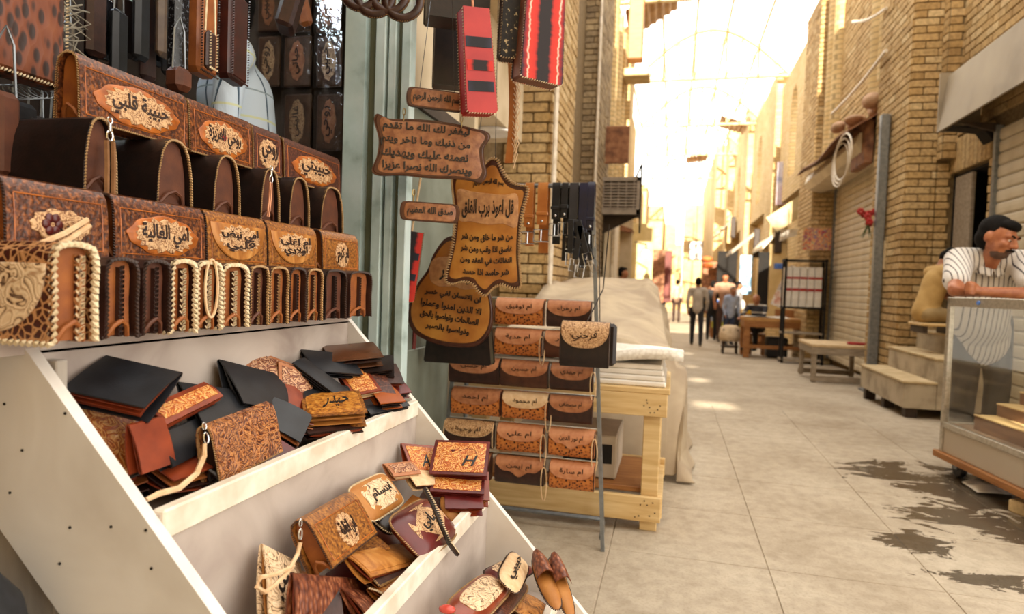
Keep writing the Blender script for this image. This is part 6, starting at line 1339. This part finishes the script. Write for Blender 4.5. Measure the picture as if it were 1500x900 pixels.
# left fist: palm, four curled fingers of unequal length, thumb along the side
px_=(hand-lw).normalized(); up=V((0,0,1)); sd_=px_.cross(up).normalized()
if sd_.y>0: sd_=-sd_      # toward the camera
segs.append(('c',lw+px_*.02,hand-px_*.005,.026,.03,0)); segs.append(('c',lw+px_*.03+up*.012,hand+up*.012,.022,.024,0))
for k in range(4):
    L=(.034,.038,.036,.03)[k]; r0=(.0095,.0098,.0095,.0085)[k]; k0=hand+up*(.026-.019*k)+px_*.012+sd_*.004; k1=k0+px_*L*.7+sd_*.012; k2=k1+sd_*.016-px_*.018; k3=k2-px_*.022-sd_*.002
    segs+=[('c',k0,k1,r0,r0*.95,0),('c',k1,k2,r0*.95,r0*.88,0),('c',k2,k3,r0*.88,r0*.8,0)]
t0=lw+px_*.035+up*.028+sd_*.008; t1=t0+px_*.03+up*.012+sd_*.012; t2=t1+px_*.034+up*-.002+sd_*.006; segs+=[('c',t0,t1,.012,.0105,0),('c',t1,t2,.0105,.0085,0)]
rh=rw+V((.03,-.01,.0)); segs.append(('c',rw,rh,.028,.03,0))
for k in range(4): a=rh+V((.02,-.0,.022-.016*k)); segs+=[('c',a,a+V((.03,-.01,0)),.009,.0085,0),('c',a+V((.03,-.01,0)),a+V((.045,-.03,-.004)),.0085,.008,0)]
segs.append(('c',rw+V((.02,-.01,.02)),rw+V((.06,-.03,.03)),.01,.008,0))
fuse('body',segs,[SKIN_R,STUB],MAN,.0075,3)
face_bits(hd,HR,MAN,1.1); hair(hd,HR,MAN,1.12,HAIRM,.008)
f=lambda x,y,z:hd+HR@V((x*1.1,y*1.1,z*1.1)); MB().tube([f(-.03,-.094,-.05),f(-.012,-.107,-.041),f(.012,-.107,-.041),f(.03,-.094,-.05)],[.004,.007,.007,.004],8).build('moustache',HAIRM,MAN,True)
SHIRT=stripes('striped_shirt','d6d1cc','3c3438',.029,.2,0)
rsl=rs.lerp(re,.72); lsl=ls.lerp(le,.62)
ss=[('c',ch+V((0,0,.0)),be,.165,.165,0),('c',be,pe+V((0,0,-.06)),.165,.172,0),('c',rs,ls,.092,.092,0),('c',rs,rsl,.088,.076,0),('c',ls,lsl,.088,.076,0),('c',ch+V((0,.03,.1)),nk+V((0,.06,-.05)),.1,.07,0),('c',pe+V((.0,0,-.06)),pe+V((0,0,-.14)),.172,.17,0)]
fuse('shirt',ss,[SHIRT],MAN,.012,5)
b=MB(); cc=nk+V((0,.02,-.03))
for s in (-1,1):
    b.sheet(lambda u,v,s=s:(cc+V((s*(.072*math.cos(PI*.5*(u*1.5-.5))),-.075*math.sin(PI*.5*(u*1.5-.5))+.01,.035-.05*v-.055*max(0,u-.3)))+V((s*.012*v,-.012*v,0)),(s*.5,-.5,.3)),8,3,.004)
b.build('collar',SHIRT,MAN,True)
MB().ell(ch+V((0.02,-.172,.02)),(.006,.003,.006),8,5).ell(ch+V((.015,-.165,-.08)),(.006,.003,.006),8,5).build('button',CARD,MAN)
tr=[]
for s in (-1,1):
    hp=pe+V((s*.085,0,-.04)); kn=V((.1+s*.1,.02,.5)); an=V((.1+s*.1,.08,.06)); tr+=[('c',hp,kn,.105,.08,0),('c',kn,an,.08,.07,0)]
tr.append(('c',pe+V((-.05,0,0)),pe+V((.05,0,0)),.135,.135,0)); fuse('trousers',tr,[cloth('grey_trousers','3c3a3a','4a4846')],MAN,.014,4)
for s in (-1,1): MB().ell((.1+s*.1,.02,.045),(.045,.13,.045),12,8).build('shoe',SHOE,MAN,True)
# ---- generic figures
def figure(label,pos,H,yaw,shirt,trous,hairm=HAIRM,stride=0,arms=(0,0),sit=False,vox=.02,sleeve='long',lean=0,bald=False,headtilt=0,cover=None):
    k=H/1.7; T=thing('person',label,'person',pos,(0,0,yaw)); sc=lambda x,y,z:V((x*k,y*k,z*k))
    LN=lambda p:V((p.x,p.y-lean*(p.z-.9*k) if p.z>.9*k else p.y,p.z))
    if sit: dz=-.42
    else: dz=0
    q=lambda x,y,z:LN(sc(x,y,z))+V((0,0,dz*k))
    segs=[('c',q(0,0,1.28),q(0,0,1.05),.135*k,.13*k,1),('c',q(0,0,1.05),q(0,0,.93),.13*k,.14*k,1),('c',q(-.15,0,1.39),q(.15,0,1.39),.075*k,.075*k,1),('c',q(0,0,1.4),q(0,-.01,1.52),.055*k,.052*k,0)]
    hc=q(0,-.02-.06*headtilt,1.585-.03*headtilt); Rm=Matrix.Rotation(-lean*.6-headtilt*.5,3,'X') if lean or headtilt else I3
    segs+=head_segs(hc,Rm,k*.98,0)
    for i,s in enumerate((-1,1)):
        a=arms[i]; sh=q(s*.19,0,1.39); el=sh+V((s*.05*k,-.28*k*math.sin(a)+.03*k,-.28*k*math.cos(a))); wr=el+V((-s*.02*k,-.25*k*math.sin(a+.35),-.25*k*math.cos(a+.35))); hn=wr+(wr-el).normalized()*.07*k
        segs+=[('c',sh,el,.058*k,.046*k,1),('c',el,wr,.046*k,.034*k,1 if sleeve=='long' else 0),('c',wr,hn,.034*k,.028*k,0)]
        for j in range(4): d=(hn-wr).normalized(); c0=hn+V((0,(j-1.5)*.017*k,0)); segs.append(('c',c0,c0+d*(.055-.006*abs(j-1.5))*k,.011*k,.008*k,0))
        segs.append(('c',wr+V((0,-.02*k,0)),hn+V((-s*.01*k,-.045*k,0)),.012*k,.009*k,0))
        if sit: hp=q(s*.09,0,.9); kn=hp+V((s*.03*k,-.42*k,.0)); an=kn+V((0,.02*k,-.4*k))
        else: st=stride*s; hp=q(s*.09,0,.9); kn=sc(s*.1,-.18*st,.49); an=sc(s*.1,-.22*st+.1*abs(st),.08)
        segs+=[('c',hp,kn,.088*k,.066*k,2),('c',kn,an,.066*k,.05*k,2),('c',an+V((0,.03*k,-.04*k)),an+V((0,-.14*k,-.045*k)),.04*k,.035*k,3)]
    fuse('body',segs,[SKIN,shirt,trous,SHOE],T,vox,3); hair(hc,Rm,T,k,hairm,vox*.7,bald)
    return T
def standing(label,px,hy,fy=None,Y=None,yaw=PI,H=None,**kw):
    if fy is not None: p=gnd(px,fy)
    else: p=onY(px,hy,Y); p.z=gz(Y)
    h=onY(px,hy,p.y).z-p.z; p=V((p.x,p.y,gz(p.y)))
    return figure(label,p,H or max(1.0,min(1.9,h)),yaw,**kw)
standing('man seen from behind in a pale grey jacket and black trousers walking down the street',1019,407,506,yaw=PI,shirt=cloth('pale_grey_jacket','b9b0a6','a89f95'),trous=cloth('black_trousers','17161a','201f24'),stride=.7,arms=(.1,-.1))
standing('man in a pale shirt and blue jeans walking beside the pink shirted man',967,409,474,yaw=PI,shirt=cloth('pale_shirt','c9c4bf','b5b0ac'),trous=cloth('blue_jeans','27314a','33405e'),stride=.4,vox=.03)
standing('man in a pinkish shirt and brown trousers walking beside the blue jeans man',990,410,472,yaw=PI,shirt=cloth('pinkish_shirt','c9a890','b8957c'),trous=cloth('brown_trousers','3a2620','482f27'),stride=.3,vox=.03)
standing('child in a bright yellow shirt behind the tarpaulin heap',948,409,Y=17,yaw=PI-.4,shirt=cloth('yellow_shirt','d8a41e','c79414'),trous=cloth('black_trousers','17161a'),H=1.35 if False else None,vox=.03,sleeve='short')
standing('man in a dark green shirt standing in the shop front past the tarpaulin',912,392,Y=13.6,yaw=PI/2,shirt=cloth('dark_green_shirt','28443c','1f3731'),trous=cloth('black_trousers','17161a'),vox=.03)
standing('person in a black top standing behind the yellow counter',1045,412,Y=19.0,yaw=PI,shirt=cloth('black_top','1b1a1c','242326'),trous=cloth('black_trousers','17161a'),vox=.03)
standing('dark haired man in a brown shirt behind the plastic tubs',1063,400,Y=18.6,yaw=0,shirt=cloth('faded_brown_shirt','a8826a','96705a'),trous=cloth('brown_trousers','3a2620'),vox=.03,sleeve='short')
standing('man in a pale blue shirt bending over the yellow counter',1070,420,Y=17.6,yaw=.4,shirt=cloth('pale_blue_shirt','aebbd6','98a6c6'),trous=cloth('blue_jeans','27314a'),hairm=HAIRG,vox=.03,lean=.25)
standing('person in a grey shirt standing by the blue lit shop',1082,413,Y=20,yaw=PI/2,shirt=cloth('mid_grey_shirt','8d8a8c','7a777a'),trous=cloth('black_trousers','17161a'),vox=.03)
p=V((pt.x+.42,pt.y+1.05,gz(pt.y))); hh=onY(1112,430,p.y); p=V((hh.x,p.y,0)); k=1.62
figure('seated man in a dark striped sweater reading behind the brown stall table',V((p.x,p.y,hh.z-(1.28-.02)*k/1.7*1.0-.02)),1.62,-.5,stripes('dark_striped_sweater','24242c','c9bfae',.16,.14,2),cloth('black_trousers','17161a'),HAIRG,arms=(.9,.9),sit=True,lean=.15,headtilt=.6,vox=.02,bald=True)
o=thing('stool','plain wooden stool under the seated reader','stool',(p.x,p.y+.05,gz(p.y))); zt=hh.z-(1.26)*k/1.7-.02+(.93-.42)*k/1.7-.14*k/1.7-gz(p.y); zt=max(.3,zt)
MB().rbox((-.17,-.17,zt-.04),(.17,.17,zt),.01).build('seat',BROWNWOOD,o)
for x in (-.13,.13):
    for y in (-.13,.13): MB().box((x-.02,y-.02,0),(x+.02,y+.02,zt-.04)).build('leg',BROWNWOOD,o)
# ---- man bowed over on the steps by the doorway
c=onY(1372,440,7.25)
figure('man in a mustard shirt bowed over, sitting by the doorway above the wooden steps',V((c.x-.08,7.32,.50)),1.5,PI/2+.25,cloth('mustard_shirt','c2a066','ac8a52'),cloth('khaki_trousers','a89066','8f7852'),HAIRM,arms=(.7,.7),sit=True,sleeve='short',lean=.3,headtilt=1.2,vox=.016)
o=thing('low_stool','low pine stool standing on the top of the wooden steps','stool',(c.x+.0,7.32,.742)); MB().rbox((-.16,-.2,.07),(.16,.2,.1),.008).build('seat',PALEWOOD,o)
for x in (-.12,.12): MB().box((x-.02,-.18,0),(x+.02,.18,.07)).build('runner',DARKWOOD,o)
# ---- shopkeeper in a plaid shirt bending inside the shop
PLAID=stripes('plaid_shirt','c3d0dc','2f4456',.085,.07,0,[(0,.085,.02,'8fa3b5'),(2,.1,.06,'8b9aa2'),(0,.17,.05,'d8d3ac'),(2,.2,.04,'ccd0a8')])
c=onY(372,112,2.15)
figure('shopkeeper in a pale blue plaid shirt behind the hanging bags inside the shop',V((c.x-.02,2.15,c.z-1.38)),1.72,-.9,PLAID,cloth('black_trousers','17161a'),HAIRM,arms=(.3,.2),lean=.12,vox=.016)
finish_people()
# ------------------------------------------------------------------ final check of parts
